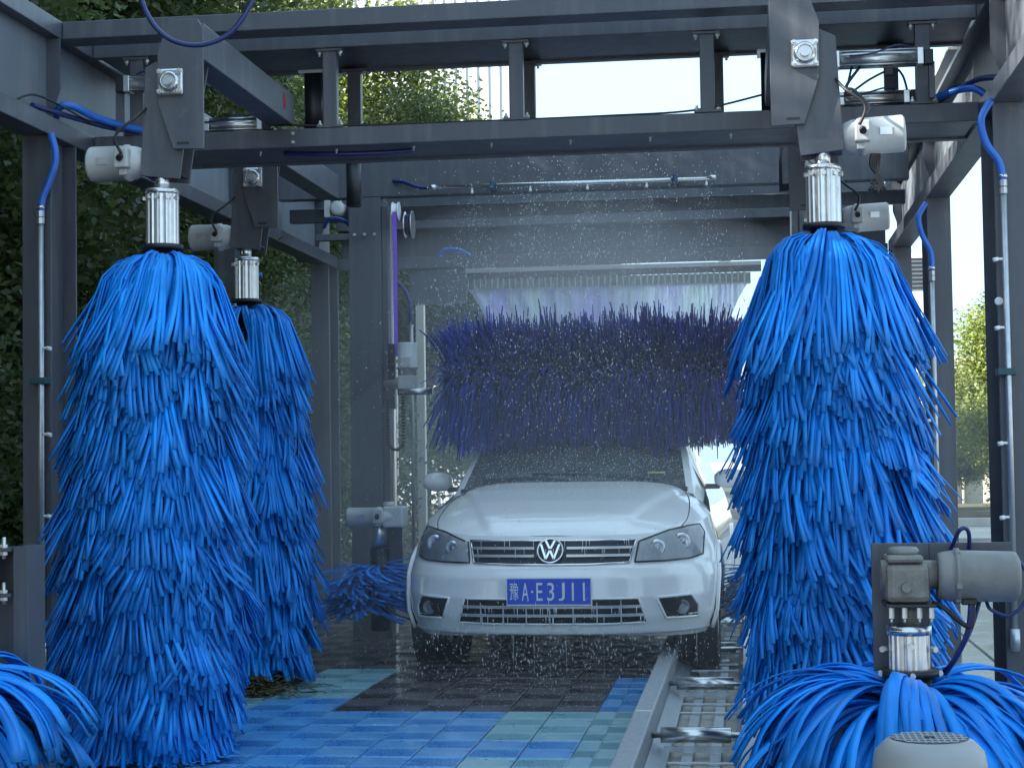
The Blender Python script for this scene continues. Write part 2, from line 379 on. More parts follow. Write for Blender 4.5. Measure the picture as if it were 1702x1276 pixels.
def hang_strips(n_clu, fing, ztop, zbot, length, r0, a0, a1, tilt_fn, wid, th, seed, rad_scale, Sn=STEPS, spread=.3):
    g = np.random.default_rng(seed)
    n = n_clu * fing; ci = np.repeat(np.arange(n_clu), fing); fi = np.tile(np.arange(fing), n_clu) - (fing - 1) / 2
    z0 = zbot + (ztop - zbot) * (np.arange(n_clu) + g.random(n_clu)) / n_clu
    top = g.random(n_clu) < .05; z0[top] = ztop - g.random(top.sum()) * .05
    ph = g.random(n_clu) * 2 * np.pi
    L = length * g.uniform(.82, 1.08, n_clu); A0 = a0 + g.normal(0, .12, n_clu); A1 = a1 + g.normal(0, .10, n_clu)
    tl = tilt_fn(z0, ph, g) ; rs = g.uniform(.88, 1.08, n_clu)
    A0f = A0[ci] + g.normal(0, .05, n); A1f = A1[ci] + g.normal(0, .035, n); Lf = L[ci] * (1 + g.normal(0, .025, n)); tf = tl[ci] + g.normal(0, .05, n)
    s = np.linspace(0, 1, Sn)[None]; 
    ang = A0f[:, None] + (A1f - A0f)[:, None] * np.clip(s / spread, 0, 1) ** 1.15 
    ds = Lf[:, None] / (Sn - 1)
    dr = np.cos(ang) * ds; dz = np.sin(ang) * ds
    r = r0 + np.concatenate([np.zeros((n, 1)), np.cumsum(dr[:, 1:], 1)], 1) * rs[ci][:, None] * rad_scale(z0)[ci][:, None]
    z = z0[ci][:, None] + np.concatenate([np.zeros((n, 1)), np.cumsum(dz[:, 1:], 1)], 1)
    rm = .3
    phi = ph[ci][:, None] + fi[:, None] * (wid * 1.12) / rm * (.35 + .65 * s) + tf[:, None] * s ** 1.5 + fi[:, None] * 0
    P = np.stack([r * np.cos(phi), r * np.sin(phi), z], 2)
    z = np.maximum(z, .006)
    P[:, :, 2] = np.maximum(P[:, :, 2], .006 + g.random((n, 1)) * .02)
    tang = np.gradient(P, axis=1); tang /= np.linalg.norm(tang, axis=2, keepdims=True)
    wd = np.stack([-np.sin(phi), np.cos(phi), 0 * phi], 2)
    wd -= tang * (wd * tang).sum(2, keepdims=True); wd /= np.linalg.norm(wd, axis=2, keepdims=True)
    nd = np.cross(tang, wd)
    tw = g.normal(0, .25, n)[:, None, None]
    wd2 = wd * np.cos(tw) + nd * np.sin(tw); nd2 = -wd * np.sin(tw) + nd * np.cos(tw)
    V = strips_geom(P, wd2, nd2, np.full(n, wid) * g.uniform(.85, 1.1, n), th)
    rnd = np.clip(g.random(n_clu)[ci] * .5 + g.random(n) * .5, 0, 1)
    return V.reshape(n, Sn * 4, 3), rnd, P
def lean(V, top_z, dx, dy):
    k = (top_z - V[..., 2]) / top_z; V[..., 0] += dx * k; V[..., 1] += dy * k
def bristles(parent, V, rnd, P, m, n_single, cam_dir, face_fn=None):
    """largest camera-facing strips are objects of their own, the rest one mass"""
    F = strip_faces(V.shape[1] // 4)
    tip = P[:, -1]; mid = P[:, P.shape[1] // 2]
    out = (tip[:, :2] @ np.array(cam_dir)) 
    score = out + .25 * (mid[:, :2] @ np.array(cam_dir))
    if face_fn is not None: score = face_fn(P)
    idx = np.argsort(-score)[:n_single]; mask = np.ones(len(V), bool); mask[idx] = False
    if mask.any():
        o = bpy.data.objects.new('bristle_mass', mesh_np('bristle_mass', V[mask], F, m, rnd[mask])); COL.objects.link(o); o.parent = parent; o['kind'] = 'stuff'
    for i in idx:
        o = bpy.data.objects.new('foam_strip', mesh_np('foam_strip', V[i:i + 1], F, m, rnd[i:i + 1])); COL.objects.link(o); o.parent = parent

def fluted(name, x, y, z0, z1, r, parent, m=alu, n=18):
    V = []; K = n * 4
    mb = MB()
    for z in (z0, z1):
        for k in range(K):
            an = 2 * math.pi * k / K; rr = r if k % 4 < 3 else r * .93; V.append((x + rr * math.cos(an), y + rr * math.sin(an), z))
    mb.add(V, [(k, (k + 1) % K, K + (k + 1) % K, K + k) for k in range(K)] + [tuple(reversed(range(K))), tuple(range(K, 2 * K))])
    o = mb.build(name, m, parent)
    return o
def motor_h(parent, x0, x1, y, z, r, m, dirx, tilt=0.0):
    """horizontal motor: rounded can between x0 (free end) and x1 (gearbox end)"""
    d = Vector((x1 - x0, 0, tilt)); L = d.length
    mo = MB().lathe((x0, y, z), d, [(0, r * .90), (.006, r * .985), (.012, r), (L * .60, r), (L * .605, r * 1.05), (L * .68, r * 1.05), (L * .685, r * .97), (L * .80, r * .93), (L * .9, r * .8), (L, r * .62)], 32).build('motor', m, parent)
    dn = d.normalized(); c = Vector((x0, y, z)) + d * .66
    bx = MB(); bx.box(c.x - .028, c.x + .028, c.y - r - .03, c.y - r * .72, c.z - .032, c.z + .045); bx.build('terminal_box', m, mo, .006)
    MB().cyl((c.x + .0, c.y - r - .031, c.z + .01), (c.x, c.y - r - .048, c.z + .0), .013, 10).build('cable_gland', black, mo)
    for an in (40, 140, 220, 320):
        p = c + Vector((0, math.cos(R(an)), math.sin(R(an)))) * r * 1.02
        MB().box(p.x - .02, p.x + .012, p.y - .012, p.y + .012, p.z - .012, p.z + .012).build('lug', m, mo, .004)
    MB().box(x0 + (x1 - x0) * .3 - .022, x0 + (x1 - x0) * .3 + .022, y - r * .995 - .003, y - r * .9, z - .014, z + .014).build('rating_plate', alu, mo)
    e = Vector((x0, y, z)); MB().lathe(e + dn * -.002, -dn, [(0, r * .25), (.002, r * .25), (.0025, r * .2)], 20).build('end_cap', m, mo)
    return mo

def side_brush(label, x, y, s, seed, leanx, n_single, m, group, tilt_fn, rad, nclu=1160, arms=True):
    """s=-1 left of the car (motor to the left), +1 right"""
    b = thing('side_brush', label, 'car wash brush', (x, y, 0), group)
    V, rnd, P = hang_strips(nclu, 6, 1.918, .32, .56, .07, .20, R(-70), tilt_fn, .0158, .0038, seed, rad, 9, .50)
    lean(V, 1.95, leanx, 0); lean(P, 1.95, leanx, 0)
    cd = Vector((0 - x, -y)).normalized()
    bristles(b, V, rnd, P, m, n_single, (cd.x, cd.y))
    MB().cyl((x + leanx, y, .12), (x, y, 1.94), .05, 20).build('core_tube', blackm, b)
    MB().cyl((x, y, 1.938), (x, y, 1.956), .078, 24).build('top_disc', black, b)
    sh = fluted('shaft_coupling', x, y, 1.956, 2.165, .063, b)
    MB().cyl((x, y, 2.15), (x, y, 2.17), .066, 28).build('collar', inox, sh)
    for k in range(5):
        an = -math.pi / 2 + (k - 2) * .62; dv = Vector((math.cos(an), math.sin(an), 0)); p = Vector((x, y, 2.135)) + dv * .062
        MB().cyl(p, p + dv * .012, .009, 6, smooth=False).build('bolt', bolt_m, sh)
    MB().cyl((x, y, 2.165), (x, y, 2.235), .028, 16).build('drive_shaft', inox, b)
    # bracket plates: given for the left one, mirrored for the right
    def mx(u): return x + s * (u - 2.215) * 1.0
    def pl(pts): return [(x - s * (-2.215 - u) * -1 if False else x + (u + 2.215) * (1 if s < 0 else -1), z) for u, z in pts]
    p2 = pl([(-2.27, 2.643), (-2.15, 2.70), (-2.05, 2.70), (-2.12, 2.321), (-2.135, 2.206), (-2.292, 2.223)])
    pd = MB().prism(p2, 'y', y - .03, y - .018).build('swing_plate', steel, b, .002)
    MB().prism(p2, 'y', y + .09, y + .102).build('swing_plate', steel, b, .002)
    MB().box(*sorted((pl([(-2.285, 0)])[0][0], pl([(-2.14, 0)])[0][0])), y - .0175, y + .0895, 2.225, 2.235).build('gear_shelf', blackm, b)
    p1 = pl([(-2.165, 2.82), (-2.052, 2.815), (-2.03, 2.78), (-2.03, 2.313), (-2.15, 2.317), (-2.207, 2.488), (-2.211, 2.688)])
    MB().prism(p1, 'y', y - .062, y - .048).build('pivot_plate', steel, b, .002)
    sx = pl([(-2.11, 2.337)])[0][0]; MB().box(sx - .024, sx + .024, y - .0635, y - .0625, 2.333, 2.342).build('slot', blackm, b)
    # square flange bearing
    bx, bz = pl([(-2.156, 2.573)])[0]
    be = MB().box(bx - .052, bx + .052, y - .080, y - .0625, bz - .052, bz + .052).build('flange_bearing', inox, b, .012)
    MB().lathe((bx, y - .080, bz), (0, -1, 0), [(0, .042), (.012, .040), (.022, .033), (.022, .027), (.012, .026)], 28).build('bearing_ring', inox, be)
    MB().cyl((bx, y - .06, bz), (bx, y - .112, bz), .018, 20).build('pivot_shaft', galv, be)
    hexbolts([(bx + dx * .039, y - .080, bz + dz * .039) for dx in (-1, 1) for dz in (-1, 1)], (0, -1, 0), be, .010)
    # box arm running back to the cross beam
    ax0, ax1 = sorted((pl([(-2.03, 0)])[0][0], pl([(-2.15, 0)])[0][0]))
    ar = MB().box(ax0, ax1, y - .0475, y + 1.32, 2.66, 2.80).build('box_arm', steel, b, .004)
    MB().cyl((ax1 + .05 if s < 0 else ax0 + .03, y + 1.50, 2.64), (ax1 + .05 if s < 0 else ax0 + .03, y + 1.50, 2.93), .045, 20).build('pivot_column', blackm, b)
    MB().box((ax1 - .01 if s < 0 else ax0 - .03), (ax1 + .11 if s < 0 else ax0 + .09), y + 1.44, y + 1.56, 2.93, 2.945).build('pivot_flange', inox, b)
    if s < 0 and y < 7:
        px, pz = ax1 + .0005, 2.745
        MB().prism([(y + 1.13, pz - .03), (y + 1.16, pz - .045), (y + 1.18, pz), (y + 1.15, pz + .032), (y + 1.12, pz + .01)], 'x', px, px + .0006).build('paint_mark', red, ar)
    # motor and gearbox
    xf = x + s * .30; xg = x + s * .062
    mo = motor_h(b, xf, xg, y + .03, 2.285, .068, motorw, s, .0 if s < 0 else -.01)
    MB().box(*sorted((x + s * .065, x - s * .03)), y - .0165, y + .088, 2.2355, 2.345).build('gearbox', castg, b, .008)
    MB().tube([(x + s * .13, y - .09, 2.30), (x + s * .15, y - .10, 2.37), (x + s * .07, y - .07, 2.45), (x + s * .02, y + .12, 2.58)], .006, 8).build('cable', black, b)
    return b

def tilt_l(z, ph, g): return g.normal(0, .22, len(z)) + .0
def tilt_r(z, ph, g): return g.normal(0, .20, len(z)) + .42 * np.clip((1.35 - z) / .8, 0, 1)
GRP = 'tall vertical side brushes'
rad_l = lambda z: .80 + .12 * np.clip((1.9 - z) / 1.0, 0, 1) - .10 * np.clip((.7 - z) / .3, 0, 1)
rad_r = lambda z: .82 + .13 * np.clip((1.9 - z) / .8, 0, 1) - .12 * np.clip((1.0 - z) / .6, 0, 1)
side_brush('tall blue foam-strip side brush, nearest on the left, beside the left column', -2.215, 6.55, -1, 11, -.07, 300, foam, GRP, tilt_l, rad_l)
side_brush('tall blue foam-strip side brush on the right with the conveyor at its foot', .30, 6.54, 1, 12, .05, 300, foam, GRP, tilt_r, rad_r)
side_brush('tall blue side brush half hidden behind the nearest left brush, dirt at its foot', -2.53, 8.80, -1, 13, .02, 220, foam, GRP, tilt_l, lambda z: rad_l(z) * .94, 760)
side_brush('tall blue side brush on the right, almost hidden behind the nearer right one', .42, 8.80, 1, 14, .0, 40, foam_old, GRP, tilt_r, lambda z: rad_l(z) * .94, 300)

# pneumatic cylinders on the cross beam
def pneu(label, x0, x1, y, z, r, rod, pivot):
    t = thing('air_cylinder', label, 'air cylinder', (x0, y, z), 'air cylinders on the front cross beam')
    s = 1 if x1 > x0 else -1
    MB().cyl((x0, y, z), (x1, y, z), r * .86, 20).build('barrel', alu, t)
    for dz in (-1, 1):
        for dy in (-1, 1): MB().cyl((x0, y + dy * r * .8, z + dz * r * .8), (x1, y + dy * r * .8, z + dz * r * .8), .005, 8).build('tie_rod', inox, t)
    for xx in (x0, x1): MB().box(xx - .014, xx + .014, y - r, y + r, z - r, z + r).build('end_block', alu, t, .003)
    MB().cyl((x1, y, z), (x1 + s * rod, y, z), .011, 12).build('piston_rod', inox, t)
    MB().box(x1 + s * rod - .015, x1 + s * rod + .015, y - .02, y + .02, z - .02, z + .02).build('rod_clevis', bolt_m, t, .003)
    MB().box(*sorted((x0 - s * .055, x0 - s * .016)), y - .025, y + .025, z - .035, z + .03).build('rear_clevis', blackm, t, .004)
    MB().box(x0 - s * .05 - .012, x0 - s * .05 + .012, y + .0, y + .05, pivot, z - .02).build('stand', steel, t)
    MB().tube([(x0 + s * .05, y - r, z + r), (x0 + s * .1, y - r * 1.5, z + r * 1.2), (x0 + s * .2, y - r * 1.4, z + r * .4), (x0 + s * .3, y - r, z + .01)], .004, 6).build('air_line', hosed, t)
    return t
pneu('silver air cylinder at upper right between the post and the bracket plate', .775, .42, 7.70, 2.815, .037, .09, 2.64)
pneu('smaller silver air cylinder lying on the lower beam at upper right', .735, .45, 7.93, 2.69, .030, .06, 2.64)
pneu('silver air cylinder left of the near left bracket plate', -2.76, -2.45, 7.70, 2.845, .037, .08, 2.64)
pneu('silver air cylinder on the lower beam right of the near left bracket plate', -2.205, -2.46, 7.93, 2.688, .032, .05, 2.64)

# ------------------------------------------------------------------ wheel brushes
def wheel_brush(label, x, y, ztop, seed, n, length, n_single, m, a0=.35, a1=R(-62), hub=.07, ext=.16, droop=.95, wid=.021):
    b = thing('wheel_brush', label, 'car wash brush', (x, y, 0), 'low wheel brushes')
    g = np.random.default_rng(seed)
    V, rnd, P = hang_strips(n, 3, ztop - .015, ztop - ext, length, hub, a0, a1, lambda z, ph, g: g.normal(0, .10, len(z)), wid, .0045, seed + 50, lambda z: 1 + 0 * z, 12, droop)
    cd = Vector((-x, -y)).normalized()
    bristles(b, V, rnd, P, m, n_single, (cd.x, cd.y), lambda P: P[:, 0, 2] * 3 + (P[:, -1, :2] @ np.array((cd.x, cd.y))))
    MB().cyl((x, y, .10), (x, y, ztop), .06, 20).build('core_tube', blackm, b)
    MB().cyl((x, y, ztop), (x, y, ztop + .018), .082, 24).build('top_disc', black, b)
    return b
wb = wheel_brush('low blue wheel brush at lower right with wide drooping foam strips', .435, 5.0, .50, 21, 95, .50, 285, foam, .42, R(-66), wid=.03)
fl = fluted('shaft_coupling', .435, 5.0, .518, .625, .056, wb)
MB().cyl((.435, 5, .612), (.435, 5, .637), .0615, 28).build('collar', inox, fl)
for dx in (-.065, 0, .06):
    yy = 5 - math.sqrt(max(0, .062 ** 2 - dx * dx)); MB().cyl((.435 + dx, yy, .585 - abs(dx) * .2), (.435 + dx + dx * .15, yy - .014, .585 - abs(dx) * .2), .009, 6, smooth=False).build('bolt', bolt_m, fl)
for dx in (-.08, 0, .08): MB().cyl((.435 + dx, 5 - .085 + abs(dx) * .9, .508), (.435 + dx, 5 - .099 + abs(dx) * .9, .508), .008, 8).build('bolt', bolt_m, wb)
MB().cyl((.437, 5, .637), (.437, 5, .70), .026, 16).build('drive_shaft', castg, wb)
pb = MB(); pb.box(.345, .505, 5.10, 5.112, .50, .858); pb.box(.505, .735, 5.10, 5.112, .80, .858); pb.build('back_plate', steel, wb, .002)
MB().box(.37, .505, 4.93, 5.098, .690, .699).build('gear_shelf', blackm, wb, .002)
hexbolts([(x, 4.95, .69) for x in (.385, .42, .46, .492)], (0, 0, -1), wb, .008, .03)
gb = MB().box(.372, .492, 4.945, 5.07, .70, .81).build('gearbox', castg, wb, .018)
MB().cyl((.362, 5.0, .775), (.52, 5.0, .775), .042, 20, .040).build('gear_barrel', castg, gb)
MB().box(.375, .475, 4.94, 5.075, .8105, .832).build('gear_lid', castg, gb, .01)
MB().lathe((.425, 5.0, .832), (0, 0, 1), [(0, .045), (.012, .043), (.02, .036), (.022, .01)], 20).build('gear_cap', motorg, gb)
MB().cyl((.425, 4.945, .745), (.425, 4.925, .745), .013, 12).build('oil_plug', castg, gb)
mm = MB().lathe((.515, 5.0, .772), (1, 0, -.015), [(0, .062), (.012, .066), (.03, .069), (.045, .071), (.046, .077), (.058, .077), (.059, .071), (.2, .069), (.212, .066), (.22, .05), (.222, .02)], 36).build('motor', motorg, wb)
for an in (60, 120, 240, 300, 200, 340):
    p = Vector((.567, 5 + .071 * math.cos(R(an)), .772 + .071 * math.sin(R(an)))); MB().box(p.x - .008, p.x + .008, p.y - .009, p.y + .009, p.z - .008, p.z + .008).build('lug', motorg, mm, .003)
MB().box(.575, .615, 4.95, 4.985, .695, .71).build('gland_box', black, mm, .003)
for nm, pts, r, m in (('cable', [(.605, 4.965, .70), (.60, 4.965, .64), (.575, 4.96, .645), (.53, 4.96, .685), (.50, 4.98, .70)], .007, black),
                      ('cable', [(.60, 4.96, .70), (.59, 4.97, .62), (.555, 5.0, .54), (.53, 5.05, .50)], .008, hosed),
                      ('cable', [(.63, 5.02, .70), (.60, 5.0, .62), (.56, 5.02, .54), (.53, 5.05, .49)], .006, hosed),
                      ('hose', [(.565, 5.09, .84), (.585, 5.05, .895), (.61, 5.06, .89), (.615, 5.1, .82)], .006, hosed),
                      ('hose', [(.735, 4.99, .81), (.755, 4.98, .77), (.745, 4.98, .70), (.70, 4.97, .665), (.655, 4.97, .68), (.645, 4.99, .70)], .005, hosed)):
    MB().tube(pts, r, 8).build(nm, m, wb)
wl = wheel_brush('low blue wheel brush cut off by the lower left corner', -2.42, 5.0, .515, 22, 95, .44, 200, foam, .42, R(-66), wid=.028)
# bracket behind the left wheel brush
wlb = thing('motor_bracket', 'dark steel U-shaped bracket with bolted shelves at the left edge', 'bracket', (-2.36, 5.45, 0))
MB().box(-2.335, -2.285, 5.42, 5.56, .0, .855).build('side_plate', steel, wlb, .002)
MB().box(-2.62, -2.335, 5.548, 5.56, .0, .85).build('back_plate', steel, wlb, .002)
for z in (.845, .70):
    sh = MB().box(-2.62, -2.337, 5.40, 5.545, z - .006, z + .006).build('shelf', steel, wlb, .002)
    for x in (-2.37, -2.42, -2.46): MB().cyl((x, 5.43, z - .03), (x, 5.43, z + .04), .007, 8).cyl((x, 5.43, z + .006), (x, 5.43, z + .016), .013, 6, smooth=False).cyl((x, 5.43, z - .018), (x, 5.43, z - .007), .013, 6, smooth=False).build('bolt', bolt_m, sh)
MB().lathe((-2.46, 5.44, .72), (0, 0, 1), [(0, .06), (.02, .06), (.025, .048), (.09, .048), (.1, .062), (.115, .062)], 24).build('bearing_housing', castg, wlb)
# rear wheel brushes beside the car, strips flung out by spinning
def spun_brush(label, x, y, z, seed, n, L, m):
    b = thing('wheel_brush', label, 'car wash brush', (x, y, 0), 'low wheel brushes')
    g = np.random.default_rng(seed); N_ = n
    ph = g.random(N_) * 2 * np.pi; z0 = z + g.uniform(-.12, .12, N_); sl = g.normal(-.18, .12, N_) ; Ls = L * g.uniform(.75, 1.05, N_)
    s = np.linspace(0, 1, 7)[None]; r = .06 + Ls[:, None] * s; phi = ph[:, None] + .35 * s ** 2 + g.normal(0, .05, (N_, 1)) * s
    zz = z0[:, None] + sl[:, None] * r - .12 * (Ls[:, None] * s) ** 2
    P = np.stack([r * np.cos(phi), r * np.sin(phi), zz], 2); t = np.gradient(P, axis=1); t /= np.linalg.norm(t, axis=2, keepdims=True)
    wd = np.stack([-np.sin(phi), np.cos(phi), 0 * phi], 2); wd -= t * (wd * t).sum(2, keepdims=True); wd /= np.linalg.norm(wd, axis=2, keepdims=True); nd = np.cross(t, wd)
    V = strips_geom(P, wd, nd, np.full(N_, .018), .005).reshape(N_, -1, 3)
    o = bpy.data.objects.new('bristle_mass', mesh_np('bristle_mass', V, strip_faces(7), m, g.random(N_))); COL.objects.link(o); o.parent = b; o['kind'] = 'stuff'
    MB().cyl((x, y, .15), (x, y, z + .2), .055, 18).build('core_tube', blackm, b)
    MB().cyl((x, y, z + .2), (x, y, z + .38), .045, 18).build('shaft_coupling', alu, b)
    return b
rb = spun_brush('low blue wheel brush left of the car, strips flung outwards', -2.10, 10.0, .42, 31, 420, .30, foam)
motor_h(rb, -2.27, -1.98, 9.93, .80, .055, motorw, -1)
MB().box(-2.06, -1.94, 9.89, 10.06, .74, .86).build('gearbox', motorw, rb, .012)
MB().cyl((-2.03, 9.95, .86), (-2.03, 9.95, .885), .035, 18).build('gear_cap', motorw, rb)
MB().box(-2.10, -1.98, 10.065, 10.08, .45, .86).build('back_plate', steel, rb)
rb2 = spun_brush('low violet-blue wheel brush right of the car above the conveyor edge', .17, 10.1, .40, 32, 420, .30, foam_old)
MB().box(.12, .24, 9.98, 10.12, .78, .9).build('gearbox', motorw, rb2, .012)

# foreground motor
fm = thing('vertical_motor', 'grey domed vertical motor with slotted fan cover in the bottom right foreground', 'motor', (.29, 3.0, 0))
MB().lathe((.29, 3.0, .20), (0, 0, 1), [(0, .085), (.02, .092), (.34, .0935), (.398, .0925), (.418, .088), (.434, .0725), (.437, .066), (.438, .0635)], 48).build('fan_cover', mat('pale_fan_cover', (.27, .28, .29), .4, 0, (8, .4, (.22, .225, .235))), fm)
MB().cyl((.29, 3.0, .6382), (.29, 3.0, .6392), .0632, 40).build('slot_shade_disc', mat('painted_slot_shade', (.05, .052, .055), .6), fm)  # flat dark disc, shade of the fan slots put into its colour
for i in range(-2, 3):
    hw = math.sqrt(.062 ** 2 - (i * .023) ** 2) if abs(i * .023) < .062 else 0
    if hw > .01: MB().box(.29 - hw, .29 + hw, 3 + i * .023 - .0045, 3 + i * .023 + .0045, .6393, .6397).build('grille_bar', MATS['pale_fan_cover'], fm)
for i in (-5, -4, -3, -2, -1, 0, 1, 2, 3, 4, 5): MB().box(.29 + i * .0105 - .0017, .29 + i * .0105 + .0017, 3 - math.sqrt(.061 ** 2 - (i * .0105) ** 2), 3 + math.sqrt(.061 ** 2 - (i * .0105) ** 2), .6398, .6401).build('grille_rib', MATS['pale_fan_cover'], fm)
MB().cyl((.29, 3, .6398), (.29, 3, .6406), .009, 16).build('hub', black, fm)
MB().box(.15, .43, 2.9, 3.1, .14, .20).build('mount', castg, fm, .01)
MB().box(.18, .40, 2.95, 3.05, -.02, .14).build('pedestal', steel, fm, .004)

# ------------------------------------------------------------------ conveyor
cv = thing('wheel_conveyor', 'galvanised steel wheel conveyor track with rollers in the floor', 'conveyor', (-.25, 9, 0))
for y0, y1 in ((3.0, 7.14), (7.145, 11.0), (11.005, 15.5)):
    MB().box(-.468, -.388, y0, y1, -.03, .10).build('guide_rail', galv, cv, .008)
MB().box(-.04, .02, 3.0, 15.5, -.03, .035).build('edge_rail', galv, cv, .004)
MB().box(-.387, -.041, 3.0, 15.5, -.40, -.36).build('trough', mat('wet_black_pit', (.010, .011, .012), .5), cv)
MB().prism([(-.386, .0), (-.318, -.03), (-.318, -.045), (-.386, -.045)], 'y', 3.0, 15.5).build('inner_flange', galv, cv)
MB().prism([(-.041, .0), (-.062, -.03), (-.062, -.045), (-.041, -.045)], 'y', 3.0, 15.5).build('inner_flange', galv, cv)
for x in (-.248, -.140): MB().box(x - .021, x + .021, 3.0, 15.5, -.05, -.038).build('wear_strip', galv, cv)
for i in range(-1, 5):
    y = 6.97 + 1.6 * i
    ro = MB().cyl((-.353, y, .030), (-.08, y, .030), .031, 28).build('roller', inox, cv)
    MB().cyl((-.387, y, .030), (-.03, y, .030), .013, 16).build('axle', inox, ro)
    for dy, hh in ((-.30, .022), (.28, .012), (1.02, .012)):
        MB().box(-.317, -.063, y + dy, y + dy + hh, -.0375, -.026).build('cross_bar', galv, cv, .002)
    MB().box(-.34, -.09, y - .05, y - .042, -.03, -.006).build('scraper', galv, cv)

# ------------------------------------------------------------------ spray pipes on the columns
def spray_pipe(label, x, y, ztop, zbot, hose_pts, clamps, noz, lr):
    t = thing('spray_pipe', label, 'spray pipe', (x, y, zbot), 'spray pipes on the columns')
    MB().cyl((x, y, zbot), (x, y, ztop), .013, 16).build('pipe', galv, t)
    for k, z in enumerate((ztop, ztop - .03)): MB().cyl((x, y, z - .012), (x, y, z + .014), .017, 8, smooth=False).build('coupling', galv, t)
    MB().cyl((x, y, zbot - .03), (x, y, zbot + .06), .02, 14).build('end_cap', galv, t)
    h = MB().tube(hose_pts + [(x, y, ztop + .01)], .0155, 12, 8).build('hose', hoseb, t)
    MB().cyl((x, y, ztop + .022), (x, y, ztop + .036), .019, 14).build('hose_clamp', inox, h)
    for z in clamps:
        c = MB().box(x - .045, x + .03, y - .02, y + .045, z - .014, z + .014).build('clamp', greenp, t, .003)
    for z in noz:
        MB().cyl((x, y, z), (x + lr * .038, y - .008, z), .006, 10).cyl((x + lr * .03, y - .008, z), (x + lr * .05, y - .01, z - .004), .009, 10).build('nozzle', white, t)
    return t
spray_pipe('grey spray pipe with blue hose on the near right column', 1.064, 7.385, 2.21, .34, [(1.03, 7.41, 2.56), (.985, 7.395, 2.48), (1.00, 7.385, 2.38), (1.05, 7.385, 2.30)], (1.44,), (.55, .85, 1.15, 1.62, 1.9), -1)
spray_pipe('grey spray pipe with blue hose on the farther right column', 1.05, 10.06, 2.12, .3, [(1.03, 10.08, 2.52), (.985, 10.06, 2.44), (1.0, 10.06, 2.34), (1.045, 10.06, 2.24)], (1.40,), (.6, .95, 1.3), -1)
spray_pipe('grey spray pipe with blue hose on the near left column', -3.0, 7.26, 2.20, .30, [(-2.96, 7.28, 2.55), (-2.93, 7.26, 2.44), (-2.96, 7.26, 2.34), (-2.99, 7.26, 2.27)], (1.48,), (.9, 1.25, 1.62), 1)
spray_pipe('grey spray pipe seen between the two left brushes', -2.96, 10.06, 2.06, .3, [(-2.80, 10.07, 2.22), (-2.88, 10.06, 2.21), (-2.94, 10.06, 2.14)], (1.4,), (.9,), 1)
for x, y, z, l in ((1.098, 7.415, 1.73, 'round white plug in the near right column'), (1.10, 10.095, 1.72, 'round white plug in the farther right column')):
    tag(MB().lathe((x - .06, y, z), (0, -1, 0), [(0, .017), (.004, .017), (.006, .012)], 20).build('hole_plug', white), l, 'plug')

# hoses on the girders
def hose(label, pts, r, m, name='hose'):
    return tag(MB().tube(pts, r, 10, 8).build(name, m), label, 'hose')
hose('blue hose lying over the left girder flange towards the front cross beam', [(-3.03, 7.50, 2.645), (-2.985, 7.44, 2.70), (-2.93, 7.46, 2.705), (-2.86, 7.62, 2.675), (-2.70, 7.86, 2.655), (-2.50, 7.90, 2.652)], .017, hoseb)
hose('second darker blue hose beside the left girder hose', [(-2.99, 7.15, 2.652), (-2.95, 7.50, 2.665), (-2.82, 7.75, 2.652), (-2.62, 7.88, 2.65), (-2.45, 7.9, 2.65)], .012, hosed)
hose('thin black cable arching over the left girder', [(-3.0, 7.0, 2.645), (-2.97, 7.12, 2.69), (-2.94, 7.35, 2.685), (-2.90, 7.6, 2.655)], .005, black, 'cable')
hose('blue hose lying on the lower beam at the right girder', [(.55, 7.98, 2.655), (.78, 7.95, 2.655), (.92, 7.86, 2.69), (1.01, 7.80, 2.69), (1.07, 7.78, 2.645)], .016, hoseb)
hose('navy hose bundle beside the right girder hose', [(.60, 8.05, 2.65), (.82, 8.02, 2.66), (.95, 7.92, 2.71), (1.03, 7.75, 2.72), (1.1, 7.45, 2.66)], .013, hosed)
hose('black cable above the right girder hoses', [(.62, 8.1, 2.66), (.86, 8.05, 2.71), (1.0, 7.9, 2.74), (1.08, 7.6, 2.69)], .007, black, 'cable')
hose('navy hose hanging in a loop from above at upper left', [(-1.99, 5.62, 2.95), (-1.975, 5.61, 2.72), (-1.94, 5.6, 2.60), (-1.87, 5.6, 2.52), (-1.77, 5.6, 2.492), (-1.67, 5.6, 2.52), (-1.60, 5.6, 2.60), (-1.565, 5.6, 2.70), (-1.55, 5.6, 2.95)], .0085, hosed)
hose('blue hose slung under the lower front cross beam', [(-2.1, 7.95, 2.548), (-1.9, 7.93, 2.535), (-1.7, 7.95, 2.535), (-1.5, 8.0, 2.548)], .012, hosed)
hose('black cable running along the lower front cross beam', [(-2.1, 7.83, 2.66), (-1.8, 7.83, 2.645), (-1.2, 7.84, 2.642), (-.6, 7.84, 2.643), (-.2, 7.83, 2.65), (.1, 7.8, 2.70)], .005, black, 'cable')
hose('tangle of dark cable hanging below the right air cylinder', [(.50, 7.7, 2.84), (.47, 7.68, 2.72), (.46, 7.68, 2.66), (.56, 7.66, 2.72), (.66, 7.68, 2.765), (.70, 7.7, 2.74), (.72, 7.72, 2.68)], .005, black, 'cable')
hose('black cable from right air cylinders down to the brush motor', [(.52, 7.68, 2.78), (.455, 7.6, 2.68), (.47, 7.3, 2.60), (.50, 6.9, 2.45), (.46, 6.6, 2.36)], .0065, black, 'cable')
tag(MB().box(.62, .66, 7.66, 7.69, 2.735, 2.77).build('junction_box', black, None, .004), 'small black junction box hanging on cable at upper right', 'junction box')
